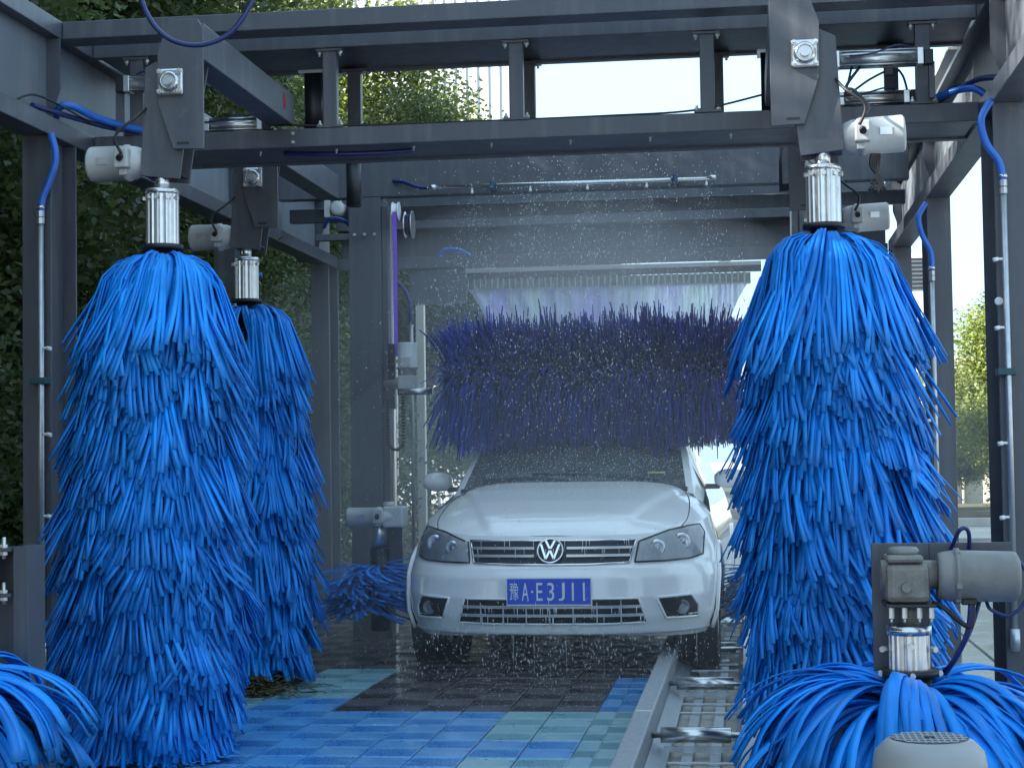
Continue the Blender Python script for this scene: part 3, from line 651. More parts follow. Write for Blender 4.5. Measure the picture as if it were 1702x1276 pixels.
tag(MB().box(-2.80, -2.62, 7.86, 7.99, 2.637, 2.70).build('timber_block', wood, None, .004), 'brown timber block resting on the lower beam at left', 'wood block')
cb = thing('cable_bundle', 'tied black cable bundle hanging under the right brush motor', 'cable', (.50, 6.57, 2.05))
for k in range(5):
    dx = (k - 2) * .005; MB().tube([(.498 + dx, 6.57 + dx, 2.235), (.49 + dx * 1.5, 6.565, 2.17), (.505 - dx, 6.56, 2.11), (.498 + dx * 3, 6.56, 2.07 + abs(dx)), (.492 - dx * 2, 6.57, 2.11)], .006, 8).build('cable', black, cb)

# ------------------------------------------------------------------ top brush gantry
GY = 11.05
ga = thing('top_brush_gantry', 'dark steel gantry carrying the horizontal top brush over the car', 'gantry', (-.968, GY, 0))
for sx in (-1, 1):
    def gx(a, b): 
        return (a, b) if sx < 0 else tuple(sorted((-1.936 - a, -1.936 - b)))
    c = MB().box(*gx(-2.50, -2.29), GY, GY + .26, -.05, 2.808).build('gantry_column', steel, ga, .004)
    MB().box(*gx(-2.2895, -2.25), GY + .02, GY + .24, .0, 2.75).build('guide_rail', steel, ga, .003)
    MB().box(*gx(-2.2495, -2.238), GY + .10, GY + .17, .02, 2.72).build('slide_bar', alu, ga)
    cx = -2.395 if sx < 0 else .459
    hexbolts([(cx + d, GY, 2.57) for d in (-.065, 0, .065)], (0, -1, 0), c, .011)
    # belt pulley, belt and reel
    px = -2.185 if sx < 0 else .249
    if sx < 0:
        pu = MB().lathe((px - .022, GY - .02, 2.71), (1, 0, 0), [(0, .06), (.006, .06), (.008, .05), (.036, .05), (.038, .06), (.044, .06)], 28).build('pulley', white, ga)
        MB().box(px - .013, px + .013, GY - .074, GY - .071, 1.78, 2.70).build('lift_belt', purple, ga)
        MB().lathe((px + .045, GY + .05, 2.63), (1, 0, 0) if sx < 0 else (-1, 0, 0), [(0, .085), (.004, .085), (.005, .06), (.045, .06), (.046, .088), (.052, .088)], 28).build('cable_reel', alu, ga)
        MB().lathe((px + .050, GY + .05, 2.63), (1, 0, 0) if sx < 0 else (-1, 0, 0), [(0, .067), (.035, .067)], 28).build('wound_belt', mat('dark_violet_belt' + str(sx), (.03, .015, .06), .6), ga)
    # carriage with motor
    cg = MB().box(*gx(-2.262, -2.20), GY - .055, GY + .015, 1.45, 1.80).build('carriage', steel, ga, .004)
    MB().box(*gx(-2.235, -2.19), GY - .09, GY - .06, 1.62, 1.86).build('belt_clamp', blackm, cg, .004)
    mx0 = -2.10 if sx < 0 else .164
    mo = MB().lathe((mx0, GY - .14, 1.86), (0, 0, -1), [(0, .058), (.008, .062), (.15, .062), (.152, .07), (.165, .07), (.166, .062), (.20, .05), (.205, .045)], 28).build('lift_motor', motorw, ga)
    MB().box(mx0 - .055, mx0 + .055, GY - .19, GY - .09, 1.54, 1.655).build('gearbox', motorw, mo, .01)
    MB().box(mx0 - .03, mx0 + .03, GY - .225, GY - .20, 1.70, 1.77).build('terminal_box', motorw, mo, .005)
    MB().cyl((mx0 - .02, GY - .14, 1.60), (mx0 - .15, GY - .10, 1.60), .03, 16).build('drive_stub', castg, mo)
    ch = []
    for k in range(17):
        t = k / 16 * math.pi; ch.append((0, 0))
    pts = [(-2.235, 1.50 - .02 * i) for i in range(13)] + [(-2.185 - .05 * math.cos(a), 1.25 - .06 * math.sin(a)) for a in np.linspace(.2, math.pi - .2, 9)] + [(-2.135, 1.26 + .02 * i) for i in range(14)]
    for (u, z) in pts:
        xx = u if sx < 0 else -1.936 - u
        MB().box(xx - .012, xx + .012, GY - .12, GY - .08, z - .0075, z + .0075).build('chain_link', black, ga, .002)
MB().box(XL + .003, XR - .003, GY, GY + .10, 2.81, 3.12).build('gantry_beam', steel, ga, .004)
MB().box(XL + .003, XR - .003, GY + .30, GY + .36, 2.70, 2.79).build('tie_beam', steel, ga, .003)
MB().box(-2.72, -2.5005, GY + .01, GY + .06, 2.54, 2.582).build('side_bracket', steel, ga, .003)
MB().lathe((-2.57, GY + .08, 2.745), (0, -1, 0), [(0, .044), (.01, .046), (.10, .046), (.108, .036), (.110, .015)], 28).build('winch_motor', motorw, ga)
MB().box(-2.66, -2.62, GY + .0, GY + .08, 2.69, 2.80).build('terminal_box', motorw, ga, .004)
hose('blue hose loop between the left girder end and the gantry column', [(-2.72, 11.3, 2.66), (-2.66, 11.2, 2.70), (-2.58, 11.2, 2.69), (-2.52, 11.25, 2.65)], .013, hoseb)
hose('blue hose arching on top of the rear beam', [(-2.22, 12.78, 2.62), (-2.16, 12.76, 2.67), (-2.05, 12.76, 2.66), (-1.98, 12.78, 2.622)], .013, hoseb)
# vertical spray pipe at the gantry
sp2 = thing('spray_pipe', 'thin vertical spray pipe with blue hose right of the gantry column', 'spray pipe', (-2.11, 11.2, .2), 'spray pipes on the columns')
MB().cyl((-2.13, 11.22, .3), (-2.13, 11.22, 2.0), .011, 12).build('pipe', galv, sp2)
MB().tube([(-2.24, 11.22, 2.28), (-2.19, 11.22, 2.25), (-2.14, 11.22, 2.15), (-2.13, 11.22, 2.0)], .013, 10).build('hose', hosed, sp2)
# horizontal spray bar in front of the gantry beam
sb = thing('spray_bar', 'silver horizontal spray pipe with nozzles on the gantry beam', 'spray pipe', (-1.0, 10.95, 2.84))
MB().cyl((-1.95, 10.95, 2.843), (-.15, 10.95, 2.838), .0135, 16).build('pipe', inox, sb)
MB().tube([(-2.20, 11.03, 2.905), (-2.12, 11.0, 2.89), (-2.03, 10.96, 2.85), (-1.95, 10.95, 2.843)], .0135, 10).build('hose', hosed, sb)
for x in (-1.93, -.17): MB().cyl((x - .02, 10.95, 2.843), (x + .02, 10.95, 2.843), .018, 12).build('coupling', inox, sb)
for x in (-1.55, -.40): MB().box(x - .014, x + .014, 10.925, 11.05, 2.815, 2.872).build('clamp', mat('blue_clamp' + str(x), (.02, .06, .12), .4), sb, .006)
for x in (-1.68, -1.31, -.95, -.58, -.21):
    MB().cyl((x, 10.95, 2.83), (x, 10.95, 2.806), .006, 8).cyl((x, 10.95, 2.812), (x, 10.95, 2.795), .009, 8).build('nozzle', white, sb)
# top roller brush
tb = thing('top_brush', 'violet-blue horizontal roller brush pressing on the windscreen of the white car', 'car wash brush', (-.97, 10.85, 1.55))
g = np.random.default_rng(41); N_ = 9600; cl = 4
n_c = N_ // cl; ci = np.repeat(np.arange(n_c), cl)
xs = np.repeat(g.uniform(-1.80, -.06, n_c), cl) + np.tile(np.arange(cl) - 1.5, n_c) * .016
th0 = np.repeat(g.random(n_c) * 2 * np.pi, cl) + g.normal(0, .14, N_); Ls = np.repeat(np.where(g.random(n_c) < .12, g.uniform(.39, .45, n_c), g.uniform(.30, .37, n_c)), cl) * (1 + g.normal(0, .05, N_))
s = np.linspace(0, 1, 8)[None]
r = .09 + Ls[:, None] * s; th = th0[:, None] + g.normal(.18, .12, (N_, 1)) * s ** 1.4
yy = np.cos(th) * r; zz = np.sin(th) * r
zz -= (.05 + .10 * np.clip(-np.cos(th0), 0, 1) ** 3)[:, None] * s ** 2 * (1 - np.abs(np.sin(th0))[:, None] * .6); 
fl_ = g.normal(0, .035, (N_, 1)) * s + np.where(xs < -1.75, -.10 * g.random(N_), np.where(xs > -.2, .08 * g.random(N_), 0))[:, None] * s ** 1.3
P = np.stack([xs[:, None] + .97 + fl_, yy, zz], 2)
# strips bend over the windscreen and bonnet instead of passing through
wsz = np.interp(10.85 + P[..., 1], [10.1, 10.25, 10.95, 11.4, 13], [.93, .97, 1.36, 1.50, 1.50]) - 1.55 + .012
P[..., 2] = np.maximum(P[..., 2], wsz + g.random((N_, 1)) * .02)
t_ = np.gradient(P, axis=1); t_ /= np.maximum(np.linalg.norm(t_, axis=2, keepdims=True), 1e-6)
wd = np.broadcast_to(np.array([1., 0, 0]), P.shape) + g.normal(0, .35, (N_, 1, 3)); wd = wd - t_ * (wd * t_).sum(2, keepdims=True); wd /= np.linalg.norm(wd, axis=2, keepdims=True); nd = np.cross(t_, wd)
wt = .017 * np.ones(N_)
V = strips_geom(P, wd * (1 - .75 * s ** 2)[..., None], nd, wt, .005).reshape(N_, -1, 3)
rn = np.clip(np.repeat(g.random(n_c), cl) ** 1.6 * .8 + .8 * (xs < -1.5) * g.random(N_), 0, 1)
front = np.argsort(P[:, -1, 1] - .6 * P[:, -1, 2])[:300]; mask = np.ones(N_, bool); mask[front] = False
o = bpy.data.objects.new('bristle_mass', mesh_np('bristle_mass', V[mask], strip_faces(8), foamp, rn[mask])); COL.objects.link(o); o.parent = tb; o['kind'] = 'stuff'
for i in front:
    o = bpy.data.objects.new('foam_strip', mesh_np('foam_strip', V[i:i + 1], strip_faces(8), foamp, rn[i:i + 1])); COL.objects.link(o); o.parent = tb
MB().cyl((-1.83, 10.85, 1.55), (-.03, 10.85, 1.55), .20, 28).build('core_tube', mat('dark_violet_core', (.008, .006, .06), .8), tb)
for x0, x1 in ((-2.15, -1.93), (.0, .21)): MB().cyl((x0, 10.85, 1.55), (x1, 10.85, 1.55), .022, 14).build('axle', inox, tb)

# ------------------------------------------------------------------ coloured foam waterfall at the exit
fw = thing('foam_waterfall_bar', 'white nozzle bar pouring a lilac foam curtain behind the top brush', 'foam bar', (-1.05, 13.3, 2.5))
MB().box(-2.16, .14, 13.26, 13.34, 2.545, 2.575).build('bar', white, fw, .004)
MB().box(-2.16, .14, 13.28, 13.32, 2.500, 2.5445).build('nozzle_strip', mat('dark_nozzle_strip', (.10, .11, .13), .4), fw)
for x in (-1.90, -.13):
    b_ = MB().box(x - .025, x + .025, 13.25, 13.258, 2.5755, 2.66).build('hanger', white, fw, .003)
    MB().box(x - .045, x + .045, 13.22, 13.26, 2.5755, 2.585).build('hanger_foot', white, b_, .002)
def foam_curtain_mat(name, dens):
    m = bpy.data.materials.new(name); m.use_nodes = True; t = m.node_tree; N = t.nodes; L = t.links; N.remove(N['Principled BSDF'])
    tc = N.new('ShaderNodeTexCoord'); mp = N.new('ShaderNodeMapping'); mp.inputs['Scale'].default_value = (2.2, 1, .8); L.new(tc.outputs['Object'], mp.inputs[0])
    n = N.new('ShaderNodeTexNoise'); n.inputs['Scale'].default_value = 1.4; n.inputs['Detail'].default_value = 3; L.new(mp.outputs[0], n.inputs['Vector'])
    cr = N.new('ShaderNodeValToRGB'); e = cr.color_ramp.elements; e[0].position = .35; e[0].color = (.64, .82, .74, 1); e[1].position = .65; e[1].color = (.52, .46, .95, 1); L.new(n.outputs['Fac'], cr.inputs[0])
    d = N.new('ShaderNodeBsdfDiffuse'); tr = N.new('ShaderNodeBsdfTranslucent'); L.new(cr.outputs[0], d.inputs[0]); L.new(cr.outputs[0], tr.inputs[0])
    ms = N.new('ShaderNodeMixShader'); ms.inputs[0].default_value = .72; L.new(d.outputs[0], ms.inputs[1]); L.new(tr.outputs[0], ms.inputs[2])
    tp = N.new('ShaderNodeBsdfTransparent'); mp2 = N.new('ShaderNodeMapping'); mp2.inputs['Scale'].default_value = (60, 1, 3); L.new(tc.outputs['Object'], mp2.inputs[0])
    n2 = N.new('ShaderNodeTexNoise'); n2.inputs['Scale'].default_value = 1; L.new(mp2.outputs[0], n2.inputs['Vector'])
    r = N.new('ShaderNodeMapRange'); r.inputs[1].default_value = .35; r.inputs[2].default_value = .65; r.inputs[3].default_value = dens - .15; r.inputs[4].default_value = min(1, dens + .15); L.new(n2.outputs['Fac'], r.inputs[0])
    m2 = N.new('ShaderNodeMixShader'); L.new(r.outputs[0], m2.inputs[0]); L.new(tp.outputs[0], m2.inputs[1]); L.new(ms.outputs[0], m2.inputs[2]); L.new(m2.outputs[0], N['Material Output'].inputs[0])
    return m
fcm = foam_curtain_mat('lilac_foam_water', .86)
nx, nz = 120, 30; V = []; F = []
for j in range(nz + 1):
    zt = 2.42 - (2.42 - 1.2) * j / nz; hw = 1.06 - .28 * (1 - math.exp(-3.2 * (j / nz)))
    for i in range(nx + 1):
        u = i / nx * 2 - 1; V.append((-1.02 + u * hw + .03 * (j / nz), 13.3 + .012 * math.sin(i * .9) + .02 * math.sin(i * .31 + j * .2) - .0 * j, zt))
F = [(j * (nx + 1) + i, j * (nx + 1) + i + 1, (j + 1) * (nx + 1) + i + 1, (j + 1) * (nx + 1) + i) for j in range(nz) for i in range(nx)]
MB().add(V, F, True).build('foam_curtain', fcm, fw)
mb = MB()
for i in range(47):
    x = -2.08 + i * .0455; mb.cyl((x, 13.3, 2.50), (x + random.gauss(0, .003), 13.3, 2.42), .007, 6, .004)
o = mb.build('foam_streams', mat('foam_stream', (.82, .88, .86), .4), fw); o['kind'] = 'stuff'
MB().box(-2.09, .06, 13.32, 13.35, 2.412, 2.424).build('drip_edge', mat('wet_drip_edge', (.6, .68, .66), .25), fw)
MB().box(-2.09, .06, 13.352, 13.36, 2.425, 2.50).build('splash_sheet', mat('green_splash_sheet', (.28, .36, .34), .35), fw)

# ------------------------------------------------------------------ car
carp = mat('white_car_paint', (.93, .93, .92), .25, 0, (3, .3, (.88, .88, .88)), (70, .035), coat=1.0, coatr=.04)
chrome = mat('chrome', (.75, .76, .78), .12, 1.0)
gchrome = mat('satin_chrome', (.72, .73, .75), .38, .85)
dplast = mat('dark_plastic', (.018, .02, .024), .4)
glassd = mat('dark_windscreen', (.05, .058, .06), .08, 0, (6, .7, (.13, .145, .15)), (90, .15), spec=.8, coat=1)
tyre = mat('tyre', (.012, .012, .013), .6, 0, None, (80, .3))
lamp_in = mat('lamp_reflector', (.92, .93, .94), .35, .0, None, (60, .12), streak=((34, 12, 7), .7, (.58, .59, .61)))
lampc = mat('lamp_bowl', (.75, .77, .8), .25, .5)
lampd = mat('dim_fog_lamp', (.22, .23, .25), .3, .5)
platem = mat('blue_plate', (.008, .075, .62), .35, 0, (30, .3, (.012, .10, .70)))
platew = mat('plate_white', (.75, .78, .82), .4)
def lens_mat():
    m = bpy.data.materials.new('clear_lens'); m.use_nodes = True; t = m.node_tree; N = t.nodes; L = t.links; N.remove(N['Principled BSDF'])
    a = N.new('ShaderNodeBsdfTransparent'); a.inputs[0].default_value = (.95, .96, .97, 1); b = N.new('ShaderNodeBsdfGlossy'); b.inputs['Roughness'].default_value = .04
    f = N.new('ShaderNodeFresnel'); f.inputs[0].default_value = 1.5; ms = N.new('ShaderNodeMixShader')
    L.new(f.outputs[0], ms.inputs[0]); L.new(a.outputs[0], ms.inputs[1]); L.new(b.outputs[0], ms.inputs[2]); L.new(ms.outputs[0], N['Material Output'].inputs[0]); return m
lens = lens_mat()
T_Y0 = [(.17, .10), (.22, .05), (.30, .02), (.40, 0), (.50, .005), (.55, .03), (.58, .06), (.72, .13), (.80, .17), (.95, .25)]
T_HW = [(.17, .80), (.3, .84), (.5, .853), (.65, .84), (.75, .81), (.86, .78), (.95, .75)]
T_A = [(.4, .6), (.75, .78), (.95, .85)]
def T(z, tab): return float(np.interp(z, [a for a, _ in tab], [b for _, b in tab]))
def fy(x, z):
    u = min(abs(x) / T(z, T_HW), 1); q = u ** 1.3
    return T(z, T_Y0) + T(z, T_A) * (1 - math.sqrt(max(0, 1 - q * q)))
car = thing('car', 'wet white saloon car with blue number plate under the top brush', 'car', (-1.02, 9.08, 0))
car.rotation_euler = (0, 0, R(-1.15))
def cbuild(mb, name, m, parent=car, bevel=0): return mb.build(name, m, parent, bevel, off=False)
ztop_tab = [(0, .712), (25, .716), (40, .73), (55, .752), (66, .768), (76, .785), (84, .797), (90, .802)]
def ztop(t): return float(np.interp(t, [a for a, _ in ztop_tab], [b for _, b in ztop_tab]))
def facia(tdeg, z, sgn):
    tt = R(tdeg); W_ = T(z, T_HW); return (sgn * W_ * math.sin(tt) ** (1 / 1.3), T(z, T_Y0) + T(z, T_A) * (1 - math.cos(tt)), z)
def zbot(t): return .195 + .012 * math.cos(R(t) * 3)
tl = [(-90 + i * 180 / 140) for i in range(141)]; nv = 44
V = []; F = []
for t in tl:
    sg = -1 if t < 0 else 1
    for j in range(nv + 1):
        z = zbot(abs(t)) + (ztop(abs(t)) - zbot(abs(t))) * j / nv
        x, y, z = facia(abs(t), z, sg)
        V.append((x, y, z))
F = [(i * (nv + 1) + j, (i + 1) * (nv + 1) + j, (i + 1) * (nv + 1) + j + 1, i * (nv + 1) + j + 1) for i in range(140) for j in range(nv)]
body = MB().add(V, F, True)
# bonnet
zc_tab = [(.126, .712), (.16, .742), (.22, .768), (.35, .812), (.6, .872), (.9, .932), (1.12, .968)]
edge = [facia(t, ztop(t), 1) for t in [90 * (i / 40) ** .8 for i in range(1, 41)]]
ye = edge[-1][1]
xe0 = edge[-1][0]
edge += [(xe0 - (xe0 - .752) * k / 6, ye + (1.14 - ye) * k / 6, .802 + .048 * k / 6) for k in range(1, 7)]
def bonnet_z(x, yv):
    k = min(range(len(edge)), key=lambda i: abs(edge[i][1] - yv)); xe, _, ze = edge[k]
    zc = max(T(yv, zc_tab), ze + .002); u = min(1, abs(x) / xe); xr = .34 + .30 * (yv - .13)
    rid = .016 * (1 / (1 + math.exp(-(xr - abs(x)) / .008))) * min(1, (yv - .12) / .15)
    return ze + (zc - ze) * (1 - u ** (2.3 + 3.2 * min(1, yv))) + rid * (1 - u ** 6)
V = []; nxh = 110
for (xe, yv, ze) in edge:
    zc = max(T(yv, zc_tab), ze + .002)
    for k in range(nxh + 1):
        u = k / nxh * 2 - 1; x = xe * u; xr = .34 + .30 * (yv - .13)
        rid = .016 * (1 / (1 + math.exp(-(xr - abs(x)) / .008))) * min(1, (yv - .12) / .15)
        V.append((x, yv + .012 * (1 - u * u) * 0, ze + (zc - ze) * (1 - abs(u) ** (2.3 + 3.2 * min(1, yv))) + rid * (1 - abs(u) ** 6)))
F = [(i * (nxh + 1) + k, i * (nxh + 1) + k + 1, (i + 1) * (nxh + 1) + k + 1, (i + 1) * (nxh + 1) + k) for i in range(len(edge) - 1) for k in range(nxh)]
cbuild(MB().add(V, F, True), 'bonnet', carp)
# sides from the wings to the tail
Ls_ = 4.40
ys = [ye + (Ls_ - ye) * i / 80 for i in range(81)]
belt = [(ye, .802), (1.14, .85), (1.5, .925), (2.2, .945), (3.3, .97), (3.9, .98), (4.4, .93)]
wy1, wy2, wr = .84, 3.44, .345
for sg in (-1, 1):
    V = []; nz_ = 26; keep = []
    for yv in ys:
        zt = T(yv, belt)
        for j in range(nz_ + 1):
            z = .20 + (zt - .20) * j / nz_; W_ = T(min(z, .95), T_HW) - .02 * max(0, (z - .86) / .1)
            tail = max(0, (yv - 3.9) / .5); x = W_ * (1 - .16 * tail ** 2.2); V.append((sg * x, yv, z))
    F = []
    for i in range(80):
        for j in range(nz_):
            q = [i * (nz_ + 1) + j, (i + 1) * (nz_ + 1) + j, (i + 1) * (nz_ + 1) + j + 1, i * (nz_ + 1) + j + 1]
            c = sum((Vector(V[a]) for a in q), Vector()) / 4
            if min((c.y - wy1) ** 2 + (c.z - .3) ** 2, (c.y - wy2) ** 2 + (c.z - .3) ** 2) < wr ** 2: continue
            F.append(tuple(q))
    body.add(V, F, True)
# front wing part lying in front of ye also needs its arch: dark liner rings
xe_, ze_ = edge[-1][0], edge[-1][2]
V = []
for k in range(9):
    yv = 3.72 + (4.4 - 3.72) * k / 8; tail = max(0, (yv - 3.9) / .5); W_ = .75 * (1 - .16 * tail ** 2.2)
    for q in range(11):
        u = q / 10 * 2 - 1; V.append((W_ * u, yv, T(yv, belt) + .03 * (1 - u * u)))
body.add(V, [(k * 11 + q, k * 11 + q + 1, (k + 1) * 11 + q + 1, (k + 1) * 11 + q) for k in range(8) for q in range(10)], True)
V = []
for j in range(13):
    z = .25 + (.95 - .25) * j / 12
    for q in range(17):
        u = q / 16 * 2 - 1; V.append((u * T(z, T_HW) * .83, 4.40 + .08 * (1 - abs(u) ** 3) * (1 - abs(z - .55) / .8), z))
body.add(V, [(j * 17 + q, j * 17 + q + 1, (j + 1) * 17 + q + 1, (j + 1) * 17 + q) for j in range(12) for q in range(16)], True)
# greenhouse
gz = [(1.12, .962), (1.25, 1.045), (1.5, 1.20), (1.75, 1.34), (1.95, 1.425), (2.15, 1.455), (2.6, 1.47), (3.0, 1.445), (3.25, 1.36), (3.55, 1.16), (3.75, 1.0)]
gw = [(1.12, .69), (1.5, .64), (1.95, .565), (2.6, .555), (3.1, .55), (3.75, .62)]
gy = sorted(set([a for a, _ in gz] + [1.12 + (3.75 - 1.12) * i / 50 for i in range(51)]))
def roofz(x, yv): hw = T(yv, gw); return T(yv, gz) - .055 * (x / hw) ** 2
V = []
for yv in gy:
    hw = T(yv, gw)
    row = []
    for q in range(25):
        u = q / 24 * 2 - 1; x = hw * u; row.append((x, yv + .05 * 0, roofz(x, yv)))
    zb = T(yv, belt) - .01; zl = min(roofz(hw, yv) - .001, 9)
    L_ = [(-.745, yv, min(zb, zl)), (-(hw + .012), yv, max(zl - .015, min(zb, zl)))]; Rr = [(hw + .012, yv, max(zl - .015, min(zb, zl))), (.745, yv, min(zb, zl))]
    V += L_ + row + Rr
n = 29
body.add(V, [(i * n + k, i * n + k + 1, (i + 1) * n + k + 1, (i + 1) * n + k) for i in range(len(gy) - 1) for k in range(n - 1)], True)
cbuild(body, 'body', carp)
# underside
cbuild(MB().box(-.70, .70, .62, 4.2, .19, .30), 'underbody', dplast)
cbuild(MB().box(-.55, .55, .20, .62, .20, .30), 'undertray', dplast)
# windscreen
def sheet(ylo, yhi, inset, off, ny=20, nxx=24):
    V = []
    for i in range(ny + 1):
        yv = ylo + (yhi - ylo) * i / ny; hw = T(yv, gw) - inset
        for q in range(nxx + 1):
            x = hw * (q / nxx * 2 - 1); V.append((x, yv - off * .6, roofz(x, yv) + off))
    return MB().add(V, [(i * (nxx + 1) + q, i * (nxx + 1) + q + 1, (i + 1) * (nxx + 1) + q + 1, (i + 1) * (nxx + 1) + q) for i in range(ny) for q in range(nxx)], True)
cbuild(sheet(1.135, 1.93, .035, .006), 'windscreen', glassd)
cbuild(sheet(3.12, 3.70, .06, .006), 'rear_window', glassd)
cbuild(MB().tube([(-.66, 1.135, roofz(.66, 1.135) + .012), (-.3, 1.12, roofz(.3, 1.12) + .014), (.3, 1.12, roofz(.3, 1.12) + .014), (.66, 1.135, roofz(.66, 1.135) + .012)], .014, 8), 'cowl_trim', dplast)
cbuild(MB().tube([(.50, 1.13, .985), (.2, 1.19, 1.025), (-.25, 1.20, 1.032)], .007, 6), 'wiper', dplast)
cbuild(MB().tube([(-.02, 1.13, .99), (-.25, 1.17, 1.008), (-.55, 1.19, 1.0)], .007, 6), 'wiper', dplast)
for sg in (-1, 1):
    V = []; F = []
    for i in range(31):
        yv = 1.45 + (3.25 - 1.45) * i / 30; hw = T(yv, gw) + .013; zb = T(yv, belt) + .02; zl = roofz(T(yv, gw), yv) - .045
        for j in range(5):
            a = j / 4; V.append((sg * (.745 + (hw - .745) * (.04 + .9 * a) + .006), yv, zb + (zl - zb) * a))
    cbuild(MB().add(V, [(i * 5 + j, i * 5 + j + 1, i * 5 + j + 6, i * 5 + j + 5) for i in range(30) for j in range(4)], True), 'side_window', glassd)
    # door mirror
    mi = cbuild(MB().lathe((sg * .80, 1.60, .985), (sg, -.10, .02), [(0, .03), (.02, .052), (.06, .066), (.11, .068), (.15, .058), (.175, .036), (.183, .008)], 24), 'door_mirror', carp)
    for v in mi.data.vertices: v.co.z = .985 + (v.co.z - .985) * .86
    cbuild(MB().box(*sorted((sg * .73, sg * .83)), 1.575, 1.64, .925, .955), 'mirror_foot', dplast, bevel=.008)
    o = MB().lathe((sg * .905, 1.668, .985), (0, 1, 0), [(0, .055), (.004, .055)], 20).build('mirror_glass', glassd, None, 0); o.parent = mi; o.matrix_parent_inverse = Matrix()
    # bonnet seam
    cbuild(MB().tube([(sg * a, b, bonnet_z(a, b) + .0015) for a, b in [(.66, .42), (.685, .55), (.69, .68), (.688, .80), (.68, .92), (.665, 1.04), (.65, 1.12)]], .0032, 6), 'bonnet_seam', dplast)
    # wheel arches and wheels
    for wy in (wy1, wy2):
        arc = [(sg * (T(.3 + wr * math.sin(a), T_HW) + .002), wy + wr * math.cos(a), .3 + wr * math.sin(a)) for a in np.linspace(-.28, math.pi + .28, 26)]
        cbuild(MB().tube(arc, .012, 6, 1), 'arch_lip', carp)
        cbuild(MB().lathe((sg * .60, wy, .3), (sg, 0, 0), [(0, wr), (.235, wr)], 32, False), 'arch_liner', dplast)
        wh = thing.__globals__['bpy'].data.objects.new('wheel', None); COL.objects.link(wh); wh.parent = car; wh.location = (sg * .74, wy, .305)
        ty = MB().lathe((-.095, 0, 0), (1, 0, 0), [(0, .20), (0, .285), (.015, .302), (.03, .308), (.16, .308), (.175, .302), (.19, .285), (.19, .20)], 36, False).build('tyre', tyre, wh, 0, False)
        V = MB().lathe((.07 * sg, 0, 0), (sg, 0, 0), [(0, .195), (.012, .20), (.02, .19), (.012, .175), (.0, .17)], 32, False)
        for k in range(5):
            an = 2 * math.pi * k / 5; d = Vector((0, math.cos(an), math.sin(an))); e = Vector((0, -math.sin(an), math.cos(an)))
            q = [d * .03 + e * .02, d * .18 + e * .028, d * .18 - e * .028, d * .03 - e * .02]
            V.add([(sg * .075, *p.yz) for p in q] + [(sg * .092, *p.yz) for p in q], [(0, 1, 2, 3), (7, 6, 5, 4), (0, 4, 5, 1), (1, 5, 6, 2), (2, 6, 7, 3), (3, 7, 4, 0)])
        V.cyl((sg * .06, 0, 0), (sg * .1, 0, 0), .035, 16).build('rim', alu, wh, 0, False)
# overlays on the front
def overlay(poly, off, step=.03):
    bm = bmesh.new(); vs = [bm.verts.new((x, 0, z)) for x, z in poly]; bm.faces.new(vs)
    xs_ = [p[0] for p in poly]; zs_ = [p[1] for p in poly]
    for ax, lo, hi in ((0, min(xs_), max(xs_)), (2, min(zs_), max(zs_))):
        v = lo + step
        while v < hi:
            co = [0, 0, 0]; no = [0, 0, 0]; co[ax] = v; no[ax] = 1
            bmesh.ops.bisect_plane(bm, geom=bm.verts[:] + bm.edges[:] + bm.faces[:], plane_co=co, plane_no=no); v += step
    bm.verts.index_update()
    V = [(v.co.x, fy(v.co.x, v.co.z) - off, v.co.z) for v in bm.verts]; F = [tuple(v.index for v in f.verts) for f in bm.faces]; bm.free()
    return MB().add(V, F, True)
def outline(poly, off, r, closed=True, dens=.03):
    P = []
    pl = poly + [poly[0]] if closed else poly
    for a, b in zip(pl[:-1], pl[1:]):
        k = max(1, int(math.hypot(b[0] - a[0], b[1] - a[1]) / dens))
        for i in range(k): P.append((a[0] + (b[0] - a[0]) * i / k, a[1] + (b[1] - a[1]) * i / k))
    P.append(pl[-1])
    return MB().tube([(x, fy(x, z) - off, z) for x, z in P], r, 6, 1)
def mir(p): return [(-x, z) for x, z in reversed(p)]
HLp = [(.435, .577), (.452, .680), (.60, .732), (.70, .750), (.750, .753), (.776, .71), (.772, .60), (.71, .584), (.58, .578)]
for sg in (1, -1):
    pl_ = HLp if sg > 0 else mir(HLp)
    hl = cbuild(overlay(pl_, .004), 'headlight', lamp_in)
    for (lx, lz, lr) in ((.545, .645, .045), (.665, .668, .05)):
        y_ = fy(lx, lz); o = cbuild(MB().lathe((sg * lx, y_ + .004, lz), (sg * .35, -1, .12), [(0, lr), (.006, lr * .96), (.012, lr * .8), (.014, lr * .75), (.006, lr * .55), (.004, lr * .3), (.010, lr * .2), (.011, .005)], 24), 'lamp', lampc, hl)
    cbuild(overlay([(sg * a, b) for a, b in ([(.725, .60), (.735, .74), (.752, .745), (.768, .71), (.764, .607)] if sg > 0 else [(.764, .607), (.768, .71), (.752, .745), (.735, .74), (.725, .60)])], .007), 'indicator', platew, hl)
    cbuild(overlay(pl_, .02), 'lens', lens, hl)
    cbuild(outline(pl_, .006, .005), 'lamp_seal', dplast, hl)
    fp = [(.545, .395), (.715, .402), (.750, .345), (.748, .282), (.588, .285)]
    fp = fp if sg > 0 else mir(fp)
    fg = cbuild(overlay(fp, .003), 'fog_lamp_recess', dplast)
    cbuild(outline(fp, .003, .008), 'recess_rim', carp, fg)
    y_ = fy(.665, .335); cbuild(MB().lathe((sg * .668, y_ + .004, .338), (sg * .3, -1, 0), [(0, .038), (.012, .038), (.016, .033), (.010, .028), (.012, .01)], 20), 'fog_lamp', lampd, fg)
